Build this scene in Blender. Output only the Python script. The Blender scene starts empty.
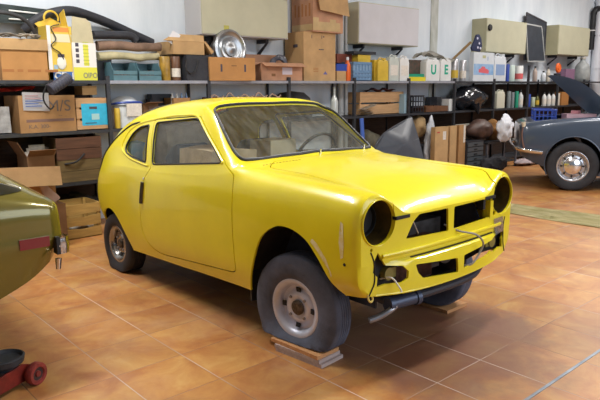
import bpy, bmesh, math, random
import numpy as np
from mathutils import Vector, Matrix
random.seed(7)
SC = bpy.context.scene
COL = SC.collection
PI = math.pi

# ---------------------------------------------------------------- camera
CAM_H, CAM_F = 1.4124, 611.772
CR = Vector((0.7467, -0.6652, -0.0075)); CU = Vector((0.1255, 0.1298, 0.9836)); CD = Vector((0.6532, 0.7353, -0.1804))
cd = bpy.data.cameras.new('camera'); cam = bpy.data.objects.new('camera', cd); COL.objects.link(cam)
cd.sensor_width = 36.0; cd.sensor_fit = 'HORIZONTAL'; cd.lens = CAM_F / 600 * 36
cd.clip_start = 0.05; cd.clip_end = 200
M = Matrix((CR, CU, -CD)).transposed().to_4x4(); M.translation = (0, 0, CAM_H)
cam.matrix_world = M; SC.camera = cam

def at(px, py, Y=None, z=None, X=None):
    """real-world point seen at a photo position, on the plane Y, z or X"""
    v = CD + CR * ((px - 300) / CAM_F) - CU * ((py - 200) / CAM_F)
    if Y is not None: t = Y / v.y
    elif X is not None: t = X / v.x
    else: t = (z - CAM_H) / v.z
    return Vector((v.x * t, v.y * t, CAM_H + v.z * t))

# ---------------------------------------------------------------- materials
MATS = {}
def mat(name, col, rough=0.6, metal=0.0, var=0.0, scale=6.0, bump=0.0, bscale=60.0, col2=None, alpha=1.0,
        trans=0.0, ior=1.45, coat=0.0, stretch=None, emit=None, estr=0.0, rvar=0.0, spec=None):
    if name in MATS: return MATS[name]
    m = bpy.data.materials.new(name); m.use_nodes = True
    nt = m.node_tree; N = nt.nodes; Lk = nt.links
    b = N['Principled BSDF']
    c = (*col, 1)
    b.inputs['Base Color'].default_value = c
    b.inputs['Roughness'].default_value = rough
    b.inputs['Metallic'].default_value = metal
    b.inputs['Transmission Weight'].default_value = trans
    b.inputs['IOR'].default_value = ior
    b.inputs['Coat Weight'].default_value = coat
    b.inputs['Coat Roughness'].default_value = 0.08
    b.inputs['Alpha'].default_value = alpha
    if spec is not None: b.inputs['Specular IOR Level'].default_value = spec
    if emit: b.inputs['Emission Color'].default_value = (*emit, 1); b.inputs['Emission Strength'].default_value = estr
    tc = N.new('ShaderNodeTexCoord'); mp = N.new('ShaderNodeMapping'); Lk.new(tc.outputs['Object'], mp.inputs['Vector'])
    if stretch: mp.inputs['Scale'].default_value = stretch
    if var or col2:
        n = N.new('ShaderNodeTexNoise'); n.inputs['Scale'].default_value = scale; n.inputs['Detail'].default_value = 5
        n.inputs['Roughness'].default_value = 0.6
        Lk.new(mp.outputs['Vector'], n.inputs['Vector'])
        r = N.new('ShaderNodeValToRGB'); r.color_ramp.elements[0].position = 0.32; r.color_ramp.elements[1].position = 0.68
        if col2 is None: col2 = tuple(min(1, x * (1 + var)) for x in col); lo = tuple(x * (1 - var) for x in col)
        else: lo = col
        r.color_ramp.elements[0].color = (*lo, 1); r.color_ramp.elements[1].color = (*col2, 1)
        Lk.new(n.outputs['Fac'], r.inputs['Fac']); Lk.new(r.outputs['Color'], b.inputs['Base Color'])
        if rvar:
            mr = N.new('ShaderNodeMapRange'); mr.inputs['To Min'].default_value = max(0, rough - rvar); mr.inputs['To Max'].default_value = rough + rvar
            Lk.new(n.outputs['Fac'], mr.inputs['Value']); Lk.new(mr.outputs['Result'], b.inputs['Roughness'])
    if bump:
        n2 = N.new('ShaderNodeTexNoise'); n2.inputs['Scale'].default_value = bscale; n2.inputs['Detail'].default_value = 4
        Lk.new(mp.outputs['Vector'], n2.inputs['Vector'])
        bp = N.new('ShaderNodeBump'); bp.inputs['Strength'].default_value = bump; bp.inputs['Distance'].default_value = 0.01
        Lk.new(n2.outputs['Fac'], bp.inputs['Height']); Lk.new(bp.outputs['Normal'], b.inputs['Normal'])
    MATS[name] = m
    return m

# ---------------------------------------------------------------- mesh helpers
def bm_new(): return bmesh.new()
def box(bm, x0, x1, y0, y1, z0, z1, M=None):
    vs = [bm.verts.new((x, y, z)) for x in (x0, x1) for y in (y0, y1) for z in (z0, z1)]
    for f in ((0,1,3,2),(4,6,7,5),(0,4,5,1),(2,3,7,6),(0,2,6,4),(1,5,7,3)):
        bm.faces.new([vs[i] for i in f])
    if M is not None:
        for v in vs: v.co = M @ v.co
    return vs
def cyl(bm, p0, p1, r0, r1=None, n=20, caps=True):
    p0 = Vector(p0); p1 = Vector(p1); r1 = r0 if r1 is None else r1
    d = (p1 - p0).normalized(); a = d.orthogonal().normalized(); b = d.cross(a)
    A = [bm.verts.new(p0 + (a * math.cos(t) + b * math.sin(t)) * r0) for t in [2*PI*i/n for i in range(n)]]
    B = [bm.verts.new(p1 + (a * math.cos(t) + b * math.sin(t)) * r1) for t in [2*PI*i/n for i in range(n)]]
    for i in range(n): bm.faces.new((A[i], A[(i+1) % n], B[(i+1) % n], B[i]))
    if caps: bm.faces.new(A[::-1]); bm.faces.new(B)
    return A + B
def lathe(bm, prof, M=None, n=32, close=False):
    """prof: list of (radius, height) turned about z"""
    rings = []
    for r, h in prof:
        rings.append([bm.verts.new((r * math.cos(2*PI*i/n), r * math.sin(2*PI*i/n), h)) for i in range(n)] if r > 1e-6 else [bm.verts.new((0, 0, h))])
    idx = list(range(len(rings) - 1)) + ([-1] if close else [])
    for k in idx:
        A, B = rings[k], rings[(k + 1) % len(rings)] if k >= 0 else rings[0]
        for i in range(n):
            j = (i + 1) % n
            if len(A) == 1 and len(B) == 1: continue
            if len(A) == 1: bm.faces.new((A[0], B[j], B[i]))
            elif len(B) == 1: bm.faces.new((A[i], A[j], B[0]))
            else: bm.faces.new((A[i], A[j], B[j], B[i]))
    vs = [v for r in rings for v in r]
    if M is not None:
        for v in vs: v.co = M @ v.co
    return vs
def prism(bm, pts, lo, hi, axis='y', M=None):
    """pts 2D outline extruded along axis from lo to hi"""
    def P(a, b, t): return {'y': (a, t, b), 'x': (t, a, b), 'z': (a, b, t)}[axis]
    A = [bm.verts.new(P(a, b, lo)) for a, b in pts]; B = [bm.verts.new(P(a, b, hi)) for a, b in pts]
    n = len(pts)
    bm.faces.new(A); bm.faces.new(B[::-1])
    for i in range(n): bm.faces.new((A[i], B[i], B[(i+1) % n], A[(i+1) % n]))
    if M is not None:
        for v in A + B: v.co = M @ v.co
    bmesh.ops.recalc_face_normals(bm, faces=bm.faces[:])
    return A + B
def smooth_path(pts, sub=6, closed=False):
    P = [Vector(p) for p in pts]; out = []; n = len(P)
    rng = range(n if closed else n - 1)
    for i in rng:
        if closed: p0, p1, p2, p3 = P[(i-1) % n], P[i], P[(i+1) % n], P[(i+2) % n]
        else: p0, p1, p2, p3 = P[max(i-1, 0)], P[i], P[i+1], P[min(i+2, n-1)]
        for k in range(sub):
            t = k / sub
            out.append(0.5 * ((2*p1) + (p2-p0)*t + (2*p0-5*p1+4*p2-p3)*t*t + (3*p1-p0-3*p2+p3)*t**3))
    if not closed: out.append(P[-1])
    return out
def tube(bm, pts, r, n=8, sub=0, closed=False, radii=None, flat=1.0):
    if sub: pts = smooth_path(pts, sub, closed)
    P = [Vector(p) for p in pts]; m = len(P); rings = []
    up = None
    for i in range(m):
        if closed: d = (P[(i+1) % m] - P[(i-1) % m]).normalized()
        else: d = (P[min(i+1, m-1)] - P[max(i-1, 0)]).normalized()
        if up is None: a = d.orthogonal().normalized()
        else:
            a = up - d * up.dot(d)
            a = a.normalized() if a.length > 1e-6 else d.orthogonal().normalized()
        up = a; b = d.cross(a)
        rr = r if radii is None else radii[min(int(i * len(radii) / m), len(radii) - 1)]
        rings.append([bm.verts.new(P[i] + a * math.cos(2*PI*k/n) * rr + b * math.sin(2*PI*k/n) * rr * flat) for k in range(n)])
    for i in range(m if closed else m - 1):
        A, B = rings[i], rings[(i+1) % m]
        for k in range(n): bm.faces.new((A[k], A[(k+1) % n], B[(k+1) % n], B[k]))
    if not closed: bm.faces.new(rings[0][::-1]); bm.faces.new(rings[-1])
def sheet(bm, grid, thick=0.0):
    """grid[i][j] of points -> quads, optionally thickened"""
    V = [[bm.verts.new(p) for p in row] for row in grid]; fs = []
    for i in range(len(V)-1):
        for j in range(len(V[0])-1): fs.append(bm.faces.new((V[i][j], V[i][j+1], V[i+1][j+1], V[i+1][j])))
    if thick:
        r = bmesh.ops.solidify(bm, geom=fs, thickness=thick)
def bevel(bm, w, seg=2, ang=30):
    es = [e for e in bm.edges if len(e.link_faces) == 2 and e.calc_face_angle(0) > math.radians(ang)]
    if es: bmesh.ops.bevel(bm, geom=es, offset=w, segments=seg, affect='EDGES', profile=0.6, clamp_overlap=True)
def jitter(bm, amt, seed=0, freq=6.0):
    from mathutils import noise
    for v in bm.verts:
        q = v.co * freq + Vector((seed * 3.1, seed * 1.7, 0))
        v.co += Vector(noise.noise_vector(q)) * amt
def subdiv(bm, cuts=1):
    bmesh.ops.subdivide_edges(bm, edges=bm.edges[:], cuts=cuts, use_grid_fill=True)
def obj(name, bm, m, parent=None, smooth=False, loc=None, rot=None, sharp=35):
    me = bpy.data.meshes.new(name)
    bmesh.ops.recalc_face_normals(bm, faces=bm.faces[:])
    bm.to_mesh(me); bm.free()
    if m is not None:
        for mm in (m if isinstance(m, (list, tuple)) else [m]): me.materials.append(mm)
    if smooth:
        me.shade_smooth(); me.set_sharp_from_angle(angle=math.radians(sharp))
    o = bpy.data.objects.new(name, me); COL.objects.link(o)
    if parent is not None: o.parent = parent
    if loc is not None: o.location = loc
    if rot is not None: o.rotation_euler = rot
    return o
def tag(o, label, cat, group=None, kind=None):
    o['label'] = label; o['category'] = cat
    if group: o['group'] = group
    if kind: o['kind'] = kind
    return o
def thing(name, label, cat, loc=(0,0,0), rz=0.0, group=None):
    o = bpy.data.objects.new(name, None); COL.objects.link(o); o.empty_display_size = 0.1
    o.location = loc; o.rotation_euler = (0, 0, rz)
    return tag(o, label, cat, group)
def struct(name, bm, m, **k):
    o = obj(name, bm, m, **k); o['kind'] = 'structure'; return o
def text_mesh(name, s, m, parent, size, loc, rot, depth=0.0006, bold=False, width=None, align='CENTER'):
    cu = bpy.data.curves.new(name, 'FONT'); cu.body = s; cu.size = size; cu.extrude = depth
    cu.align_x = align; cu.align_y = 'CENTER'
    if bold: cu.offset = size * 0.035
    t = bpy.data.objects.new(name + '_tmp', cu); COL.objects.link(t)
    bpy.context.view_layer.update()
    me = bpy.data.meshes.new_from_object(t.evaluated_get(bpy.context.evaluated_depsgraph_get()))
    bpy.data.objects.remove(t); bpy.data.curves.remove(cu)
    me.materials.clear(); me.materials.append(m)
    o = bpy.data.objects.new(name, me); COL.objects.link(o); o.parent = parent
    o.location = loc; o.rotation_euler = rot
    if width:
        w = max(v.co.x for v in me.vertices) - min(v.co.x for v in me.vertices)
        o.scale = (width / w, 1, 1)
    return o
def boolean(o, cutters, op='DIFFERENCE'):
    """apply one boolean per cutter bmesh, return the same object"""
    for cb in cutters:
        me = bpy.data.meshes.new('cut'); bmesh.ops.recalc_face_normals(cb, faces=cb.faces[:]); cb.to_mesh(me); cb.free()
        co = bpy.data.objects.new('cut', me); COL.objects.link(co)
        if o.parent: co.parent = o.parent
        md = o.modifiers.new('b', 'BOOLEAN'); md.object = co; md.operation = op; md.solver = 'EXACT'
        bpy.context.view_layer.update()
        new = bpy.data.meshes.new_from_object(o.evaluated_get(bpy.context.evaluated_depsgraph_get()))
        o.modifiers.clear(); o.data = new
        bpy.data.objects.remove(co)
    return o

# ---------------------------------------------------------------- the setting
def floor_mat():
    m = bpy.data.materials.new('terracotta_tiles'); m.use_nodes = True
    nt = m.node_tree; N = nt.nodes; Lk = nt.links; b = N['Principled BSDF']
    tc = N.new('ShaderNodeTexCoord')
    sep = N.new('ShaderNodeSeparateXYZ'); Lk.new(tc.outputs['Object'], sep.inputs[0])
    def math_(op, a, b_=None, c=None):
        n = N.new('ShaderNodeMath'); n.operation = op
        for i, v in enumerate((a, b_, c)):
            if v is None: continue
            if isinstance(v, (int, float)): n.inputs[i].default_value = v
            else: Lk.new(v, n.inputs[i])
        return n.outputs[0]
    TS = 0.375; OX, OY = 1.9492, 1.9983
    u = math_('DIVIDE', math_('SUBTRACT', sep.outputs['X'], OX), TS)
    v = math_('DIVIDE', math_('SUBTRACT', sep.outputs['Y'], OY), TS)
    cu = math_('ABSOLUTE', math_('SUBTRACT', math_('FRACT', math_('ADD', u, 0.5)), 0.5))
    cv = math_('ABSOLUTE', math_('SUBTRACT', math_('FRACT', math_('ADD', v, 0.5)), 0.5))
    d = math_('MINIMUM', cu, cv)
    g = N.new('ShaderNodeMapRange'); g.interpolation_type = 'SMOOTHSTEP'
    g.inputs['From Min'].default_value = 0.004; g.inputs['From Max'].default_value = 0.010
    Lk.new(d, g.inputs['Value'])           # 0 in the grout, 1 on the tile
    # per tile id
    comb = N.new('ShaderNodeCombineXYZ'); Lk.new(math_('FLOOR', u), comb.inputs[0]); Lk.new(math_('FLOOR', v), comb.inputs[1])
    wn = N.new('ShaderNodeTexWhiteNoise'); wn.noise_dimensions = '3D'; Lk.new(comb.outputs[0], wn.inputs['Vector'])
    # cloudy firing inside each tile: offset noise by tile id
    sc = N.new('ShaderNodeVectorMath'); sc.operation = 'SCALE'; sc.inputs['Scale'].default_value = 7.3; Lk.new(comb.outputs[0], sc.inputs[0])
    ad = N.new('ShaderNodeVectorMath'); ad.operation = 'ADD'; Lk.new(tc.outputs['Object'], ad.inputs[0]); Lk.new(sc.outputs[0], ad.inputs[1])
    n1 = N.new('ShaderNodeTexNoise'); n1.inputs['Scale'].default_value = 4.0; n1.inputs['Detail'].default_value = 6; n1.inputs['Roughness'].default_value = 0.62; n1.inputs['Distortion'].default_value = 0.6
    Lk.new(ad.outputs[0], n1.inputs['Vector'])
    r = N.new('ShaderNodeValToRGB'); e = r.color_ramp.elements
    e[0].position = 0.28; e[0].color = (0.34, 0.120, 0.036, 1)
    e[1].position = 0.74; e[1].color = (0.56, 0.33, 0.110, 1)
    k = e.new(0.44); k.color = (0.42, 0.175, 0.052, 1)
    k = e.new(0.58); k.color = (0.49, 0.24, 0.070, 1)
    Lk.new(n1.outputs['Fac'], r.inputs['Fac'])
    hs = N.new('ShaderNodeHueSaturation'); Lk.new(r.outputs['Color'], hs.inputs['Color'])
    mr = N.new('ShaderNodeMapRange'); mr.inputs['To Min'].default_value = 0.90; mr.inputs['To Max'].default_value = 1.07
    Lk.new(wn.outputs['Value'], mr.inputs['Value']); Lk.new(mr.outputs['Result'], hs.inputs['Value'])
    # pale dust film in patches and streaks
    n2 = N.new('ShaderNodeTexNoise'); n2.inputs['Scale'].default_value = 1.5; n2.inputs['Detail'].default_value = 7; n2.inputs['Roughness'].default_value = 0.66
    Lk.new(tc.outputs['Object'], n2.inputs['Vector'])
    dr = N.new('ShaderNodeMapRange'); dr.inputs['From Min'].default_value = 0.48; dr.inputs['From Max'].default_value = 0.75; dr.inputs['To Max'].default_value = 0.26
    Lk.new(n2.outputs['Fac'], dr.inputs['Value'])
    mx = N.new('ShaderNodeMix'); mx.data_type = 'RGBA'; Lk.new(dr.outputs['Result'], mx.inputs['Factor'])
    Lk.new(hs.outputs['Color'], mx.inputs['A']); mx.inputs['B'].default_value = (0.52, 0.39, 0.30, 1)
    # dark stains
    n3 = N.new('ShaderNodeTexNoise'); n3.inputs['Scale'].default_value = 2.2; n3.inputs['Detail'].default_value = 5
    mp = N.new('ShaderNodeMapping'); mp.inputs['Location'].default_value = (4, 9, 1); Lk.new(tc.outputs['Object'], mp.inputs[0]); Lk.new(mp.outputs[0], n3.inputs['Vector'])
    sr = N.new('ShaderNodeMapRange'); sr.inputs['From Min'].default_value = 0.54; sr.inputs['From Max'].default_value = 0.78; sr.inputs['To Max'].default_value = 0.45
    Lk.new(n3.outputs['Fac'], sr.inputs['Value'])
    m2 = N.new('ShaderNodeMix'); m2.data_type = 'RGBA'; Lk.new(sr.outputs['Result'], m2.inputs['Factor']); Lk.new(mx.outputs['Result'], m2.inputs['A']); m2.inputs['B'].default_value = (0.16, 0.06, 0.03, 1)
    # grout: light close by, darker in places
    n4 = N.new('ShaderNodeTexNoise'); n4.inputs['Scale'].default_value = 0.9; Lk.new(tc.outputs['Object'], n4.inputs['Vector'])
    gr = N.new('ShaderNodeValToRGB'); gr.color_ramp.elements[0].position = 0.45; gr.color_ramp.elements[0].color = (0.24, 0.12, 0.06, 1)
    gr.color_ramp.elements[1].position = 0.62; gr.color_ramp.elements[1].color = (0.56, 0.44, 0.38, 1); Lk.new(n4.outputs['Fac'], gr.inputs['Fac'])
    # dirt ground into the cross joints on the left side of the hall
    xr = N.new('ShaderNodeMapRange'); xr.inputs['From Min'].default_value = 2.0; xr.inputs['From Max'].default_value = 3.2
    xr.inputs['To Min'].default_value = 0.85; xr.inputs['To Max'].default_value = 0.15; Lk.new(sep.outputs['X'], xr.inputs['Value'])
    cross = math_('MULTIPLY', math_('LESS_THAN', cv, cu), xr.outputs['Result'])
    gm = N.new('ShaderNodeMix'); gm.data_type = 'RGBA'; Lk.new(cross, gm.inputs['Factor']); Lk.new(gr.outputs['Color'], gm.inputs['A']); gm.inputs['B'].default_value = (0.27, 0.12, 0.05, 1)
    # dark patch around the coupe's nose: its soft shadow painted into the tiles
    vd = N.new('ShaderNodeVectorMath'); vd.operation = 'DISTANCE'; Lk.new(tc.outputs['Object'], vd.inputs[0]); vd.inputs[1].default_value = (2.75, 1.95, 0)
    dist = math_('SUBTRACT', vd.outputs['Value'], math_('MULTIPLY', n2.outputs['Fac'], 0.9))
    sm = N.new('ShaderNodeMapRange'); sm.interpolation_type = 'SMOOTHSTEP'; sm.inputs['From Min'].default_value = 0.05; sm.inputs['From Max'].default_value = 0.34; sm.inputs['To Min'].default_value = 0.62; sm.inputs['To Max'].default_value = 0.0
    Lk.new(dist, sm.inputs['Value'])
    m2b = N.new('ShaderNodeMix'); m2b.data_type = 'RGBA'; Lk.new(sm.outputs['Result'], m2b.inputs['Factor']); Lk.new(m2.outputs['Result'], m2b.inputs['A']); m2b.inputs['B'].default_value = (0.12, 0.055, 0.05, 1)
    m3 = N.new('ShaderNodeMix'); m3.data_type = 'RGBA'; Lk.new(g.outputs['Result'], m3.inputs['Factor']); Lk.new(gm.outputs['Result'], m3.inputs['A']); Lk.new(m2b.outputs['Result'], m3.inputs['B'])
    Lk.new(m3.outputs['Result'], b.inputs['Base Color'])
    rr = N.new('ShaderNodeMapRange'); rr.inputs['To Min'].default_value = 0.26; rr.inputs['To Max'].default_value = 0.62
    Lk.new(n2.outputs['Fac'], rr.inputs['Value']); Lk.new(rr.outputs['Result'], b.inputs['Roughness'])
    bp = N.new('ShaderNodeBump'); bp.inputs['Strength'].default_value = 0.35; bp.inputs['Distance'].default_value = 0.004
    hh = math_('ADD', g.outputs['Result'], math_('MULTIPLY', n1.outputs['Fac'], 0.6)); Lk.new(hh, bp.inputs['Height'])
    Lk.new(bp.outputs['Normal'], b.inputs['Normal'])
    return m

WALL_Y = 6.45
bm = bm_new(); box(bm, -6, 20, -3, WALL_Y, -0.2, 0.0); struct('floor', bm, floor_mat())
m_wall = mat('painted_wall', (0.58, 0.64, 0.70), 0.85, col2=(0.70, 0.75, 0.80), scale=1.6, bump=0.12, bscale=25, stretch=(2.0, 1, 0.5))
bm = bm_new(); box(bm, -6, 20, WALL_Y, WALL_Y + 0.2, 0.0, 4.2); struct('wall_back', bm, m_wall)
bm = bm_new(); box(bm, -6.2, -6, -3, WALL_Y + 0.2, 0.0, 4.2); struct('wall_left', bm, m_wall)
bm = bm_new(); box(bm, 20, 20.2, -3, WALL_Y + 0.2, 0.0, 4.2); struct('wall_right', bm, m_wall)
bm = bm_new(); box(bm, -6.2, 20.2, -3, WALL_Y + 0.2, 4.2, 4.4); struct('ceiling', bm, mat('ceiling_paint', (0.7, 0.7, 0.68), 0.9))
# ================================================================ THE YELLOW COUPE
CAR = (2.665, 2.27, 0.0)     # ground point under the front axle; local +x runs forward
yel = mat('yellow_paint', (0.80, 0.68, 0.014), 0.32, var=0.05, scale=3.0, coat=0.55, bump=0.02, bscale=9, rvar=0.07)
yel_in = mat('yellow_inside', (0.82, 0.66, 0.02), 0.55, var=0.12, scale=8)
black = mat('matte_black', (0.012, 0.012, 0.014), 0.7)
rubber = mat('black_rubber', (0.02, 0.02, 0.022), 0.55)
chrome = mat('chrome', (0.78, 0.78, 0.80), 0.16, 1.0)
def pchip(xs, ys, x):
    xs = np.array(xs, float); ys = np.array(ys, float); h = np.diff(xs); d = np.diff(ys) / h
    m = np.zeros(len(xs)); m[0] = d[0]; m[-1] = d[-1]
    for i in range(1, len(xs)-1):
        if d[i-1] * d[i] > 0:
            w1 = 2*h[i] + h[i-1]; w2 = h[i] + 2*h[i-1]; m[i] = (w1+w2) / (w1/d[i-1] + w2/d[i])
    x = np.atleast_1d(np.clip(x, xs[0], xs[-1])); k = np.clip(np.searchsorted(xs, x) - 1, 0, len(h)-1)
    t = (x - xs[k]) / h[k]; hk = h[k]
    return ys[k]*(2*t**3-3*t**2+1) + hk*m[k]*(t**3-2*t**2+t) + ys[k+1]*(-2*t**3+3*t**2) + hk*m[k+1]*(t**3-t**2)
# rows: x, then (y,z) of A B C D DS S G T T2 M and z of the centre
ROWS = [
( .425, (.585,.440),(.640,.50),(.652,.60),(.652,.79),(.618,.878),(.54,.912),(.45,.868),(.37,.818),(.27,.806),(.13,.808),.810),
( .415, (.600,.435),(.657,.50),(.667,.60),(.667,.79),(.632,.888),(.545,.924),(.452,.878),(.375,.828),(.27,.817),(.13,.819),.821),
( .385, (.612,.43),(.666,.50),(.677,.60),(.677,.79),(.641,.893),(.55,.930),(.46,.890),(.39,.850),(.28,.842),(.13,.845),.848),
( .30,  (.615,.42),(.670,.50),(.682,.60),(.681,.79),(.645,.895),(.555,.936),(.47,.914),(.40,.890),(.30,.888),(.14,.894),.897),
( .10,  (.63,.30),(.676,.42),(.685,.60),(.681,.79),(.650,.896),(.570,.942),(.485,.938),(.41,.935),(.30,.938),(.15,.945),.948),
(-.25,  (.645,.275),(.677,.40),(.685,.60),(.681,.79),(.655,.893),(.585,.948),(.505,.958),(.42,.965),(.30,.973),(.15,.981),.984),
(-.45,  (.645,.272),(.677,.40),(.685,.60),(.681,.79),(.660,.893),(.605,.952),(.54,.968),(.46,.978),(.33,.988),(.16,.996),.999),
(-.58,  (.645,.270),(.677,.40),(.685,.60),(.681,.79),(.664,.890),(.642,.945),(.612,.968),(.57,.985),(.42,1.000),(.20,1.0),1.0),
(-.64,  (.645,.268),(.677,.40),(.685,.60),(.681,.79),(.667,.885),(.650,.940),(.615,.990),(.568,1.018),(.46,1.03),(.22,1.0),1.0),
(-1.02, (.645,.255),(.677,.39),(.685,.60),(.681,.78),(.668,.865),(.655,.915),(.600,1.10),(.515,1.265),(.455,1.300),(.25,1.318),1.32),
(-1.12, (.645,.25),(.677,.385),(.685,.60),(.681,.78),(.668,.860),(.656,.908),(.598,1.11),(.520,1.270),(.450,1.315),(.25,1.340),1.343),
(-1.35, (.645,.242),(.677,.375),(.685,.60),(.681,.77),(.668,.850),(.656,.897),(.600,1.10),(.528,1.258),(.455,1.312),(.25,1.342),1.350),
(-1.70, (.645,.23),(.675,.37),(.685,.60),(.681,.76),(.670,.845),(.658,.885),(.605,1.07),(.537,1.215),(.462,1.278),(.25,1.320),1.332),
(-2.00, (.640,.22),(.670,.38),(.682,.60),(.678,.75),(.668,.840),(.654,.885),(.608,1.03),(.548,1.140),(.468,1.218),(.25,1.280),1.296),
(-2.20, (.62,.28),(.662,.42),(.676,.59),(.671,.74),(.660,.815),(.644,.870),(.606,.985),(.550,1.075),(.465,1.155),(.24,1.228),1.246),
(-2.38, (.60,.315),(.645,.44),(.658,.58),(.653,.71),(.642,.780),(.624,.835),(.590,.925),(.535,.995),(.445,1.070),(.23,1.14),1.160),
(-2.50, (.57,.34),(.615,.45),(.630,.57),(.624,.67),(.612,.725),(.592,.775),(.558,.845),(.505,.900),(.410,.965),(.21,1.03),1.050),
(-2.60, (.52,.37),(.562,.45),(.575,.54),(.570,.62),(.556,.665),(.537,.705),(.502,.755),(.450,.795),(.360,.845),(.18,.89),.905),
(-2.66, (.45,.41),(.482,.46),(.492,.52),(.487,.575),(.474,.605),(.457,.630),(.425,.660),(.38,.685),(.30,.715),(.15,.745),.750),
]
def body_half(x):
    """control polygon of the half section at x"""
    xs = [r[0] for r in ROWS][::-1]; out = []
    for k in range(1, 11):
        y = pchip(xs, [r[k][0] for r in ROWS][::-1], x)[0]; z = pchip(xs, [r[k][1] for r in ROWS][::-1], x)[0]
        out.append([y, z])
    zc = pchip(xs, [r[11] for r in ROWS][::-1], x)[0]
    # windscreen plane, bowed forward in the middle
    def ws(xb, zb, xt, zt):
        return zb + (xb - x) / (xb - xt) * (zt - zb)
    if -1.12 < x < -.50:
        zc = min(max(1.000, ws(-.52, 1.000, -1.10, 1.338)), 1.343) if x < -.52 else zc
        out[9][1] = min(max(.999, ws(-.535, .999, -1.085, 1.332)), 1.340) if x < -.535 else out[9][1]
        if x < -.575: out[8][1] = min(ws(-.575, .997, -1.045, 1.300), 1.314)
    out.append([0.0, zc])
    return out
def body_profile(x, sub=5):
    P = body_half(x)
    pts = [Vector((0, a, b)) for a, b in P]
    pts.append(Vector((0, -P[-2][0], P[-2][1])))        # keeps the top tangent level
    s = []
    n = len(P)
    for i in range(n - 1):
        p0 = pts[max(i-1, 0)]; p1 = pts[i]; p2 = pts[i+1]; p3 = pts[i+2]
        for k in range(sub):
            t = k / sub
            s.append(0.5*((2*p1)+(p2-p0)*t+(2*p0-5*p1+4*p2-p3)*t*t+(3*p1-p0-3*p2+p3)*t**3))
    s.append(pts[n-1])
    return [(max(v.y, 0.0), v.z) for v in s]
def nose_bow(x, y, z):
    w = min(max((x - .05) / .35, 0), 1); w = w*w*(3-2*w)
    low = min(max((.66 - z) / .14, 0), 1)
    step = .014 * (1 if z < .580 else -.5 if z < .595 else 0) * max(0, 1 - (y/.5)**8)
    return x + w * (step + .034 * max(0, 1 - (y/.60)**2) + .022 * low * max(0, 1 - (y/.62)**4))
XS = sorted(set([round(v, 4) for v in
     list(np.arange(-2.66, -2.40, .03)) + list(np.arange(-2.40, -.62, .04)) + list(np.arange(-1.14, -.98, .02)) +
     [-.64, -.62, -.60, -.59, -.58, -.57, -.56, -.545, -.53, -.52, -.51, -.50, -.48] + list(np.arange(-.46, .36, .04)) + [.36, .385, .40, .415, .425]]))
_t = [XS[0]]
for v in XS[1:]:
    if v - _t[-1] > .006: _t.append(v)
XS = _t
def body_shell(bm):
    rows = []
    for x in XS:
        pr = body_profile(x)
        L = [bm.verts.new((nose_bow(x, y, z), y, z)) for y, z in pr]
        Rr = [bm.verts.new((nose_bow(x, y, z), -y, z)) for y, z in pr[:-1]]
        rows.append(Rr + L[::-1])       # right bottom -> top centre -> left bottom
    n = len(rows[0])
    for i in range(len(rows) - 1):
        for j in range(n - 1):
            bm.faces.new((rows[i][j], rows[i][j+1], rows[i+1][j+1], rows[i+1][j]))
    # rear and front caps (nose cut into a grid and bowed)
    bm.faces.new(rows[0])
    f = bm.faces.new(rows[-1][::-1])
    return rows
bm = bm_new(); body_shell(bm)
bmesh.ops.recalc_face_normals(bm, faces=bm.faces[:])
if sum(f.normal.z * f.calc_area() for f in bm.faces) < 0: bmesh.ops.reverse_faces(bm, faces=bm.faces[:])
# grid the nose face
cap = max([f for f in bm.faces if len(f.verts) > 20], key=lambda f: f.calc_center_median().x)
ge = [cap] + list(cap.edges) + list(cap.verts)
keep = set(bm.verts)
for y in np.arange(-.6, .61, .1):
    g = [f for f in bm.faces if f.normal.x > .9 and f.calc_center_median().x > .38]
    g2 = g + list({e for f in g for e in f.edges}) + list({v for f in g for v in f.verts})
    r = bmesh.ops.bisect_plane(bm, geom=g2, plane_co=(0, y, 0), plane_no=(0, 1, 0), dist=1e-5)
for z in (.47, .5, .54, .578, .592, .598, .62, .66, .72):
    g = [f for f in bm.faces if f.normal.x > .9 and f.calc_center_median().x > .38]
    g2 = g + list({e for f in g for e in f.edges}) + list({v for f in g for v in f.verts})
    bmesh.ops.bisect_plane(bm, geom=g2, plane_co=(0, 0, z), plane_no=(0, 0, 1), dist=1e-5)
for v in bm.verts:
    if v not in keep:
        if v.co.z < .4425: v.co.z -= .022 * max(0, 1 - (v.co.y/.56)**2)
        v.co.x = nose_bow(.425, v.co.y, v.co.z)
bmesh.ops.recalc_face_normals(bm, faces=bm.faces[:])
if sum(f.normal.z * f.calc_area() for f in bm.faces) < 0: bmesh.ops.reverse_faces(bm, faces=bm.faces[:])

coupe = thing('coupe_car', 'yellow two-door coupe without bumpers, grille or headlamps, flat front tyre resting on wooden boards', 'car', CAR, -PI/2)
shell = obj('body', bm, [yel, yel_in], coupe, smooth=True)
md = shell.modifiers.new('s', 'SOLIDIFY'); md.thickness = 0.012; md.material_offset = 1; md.material_offset_rim = 0; md.offset = -1; md.use_rim = True
bpy.context.view_layer.update()
shell.data = bpy.data.meshes.new_from_object(shell.evaluated_get(bpy.context.evaluated_depsgraph_get())); shell.modifiers.clear()

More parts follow.
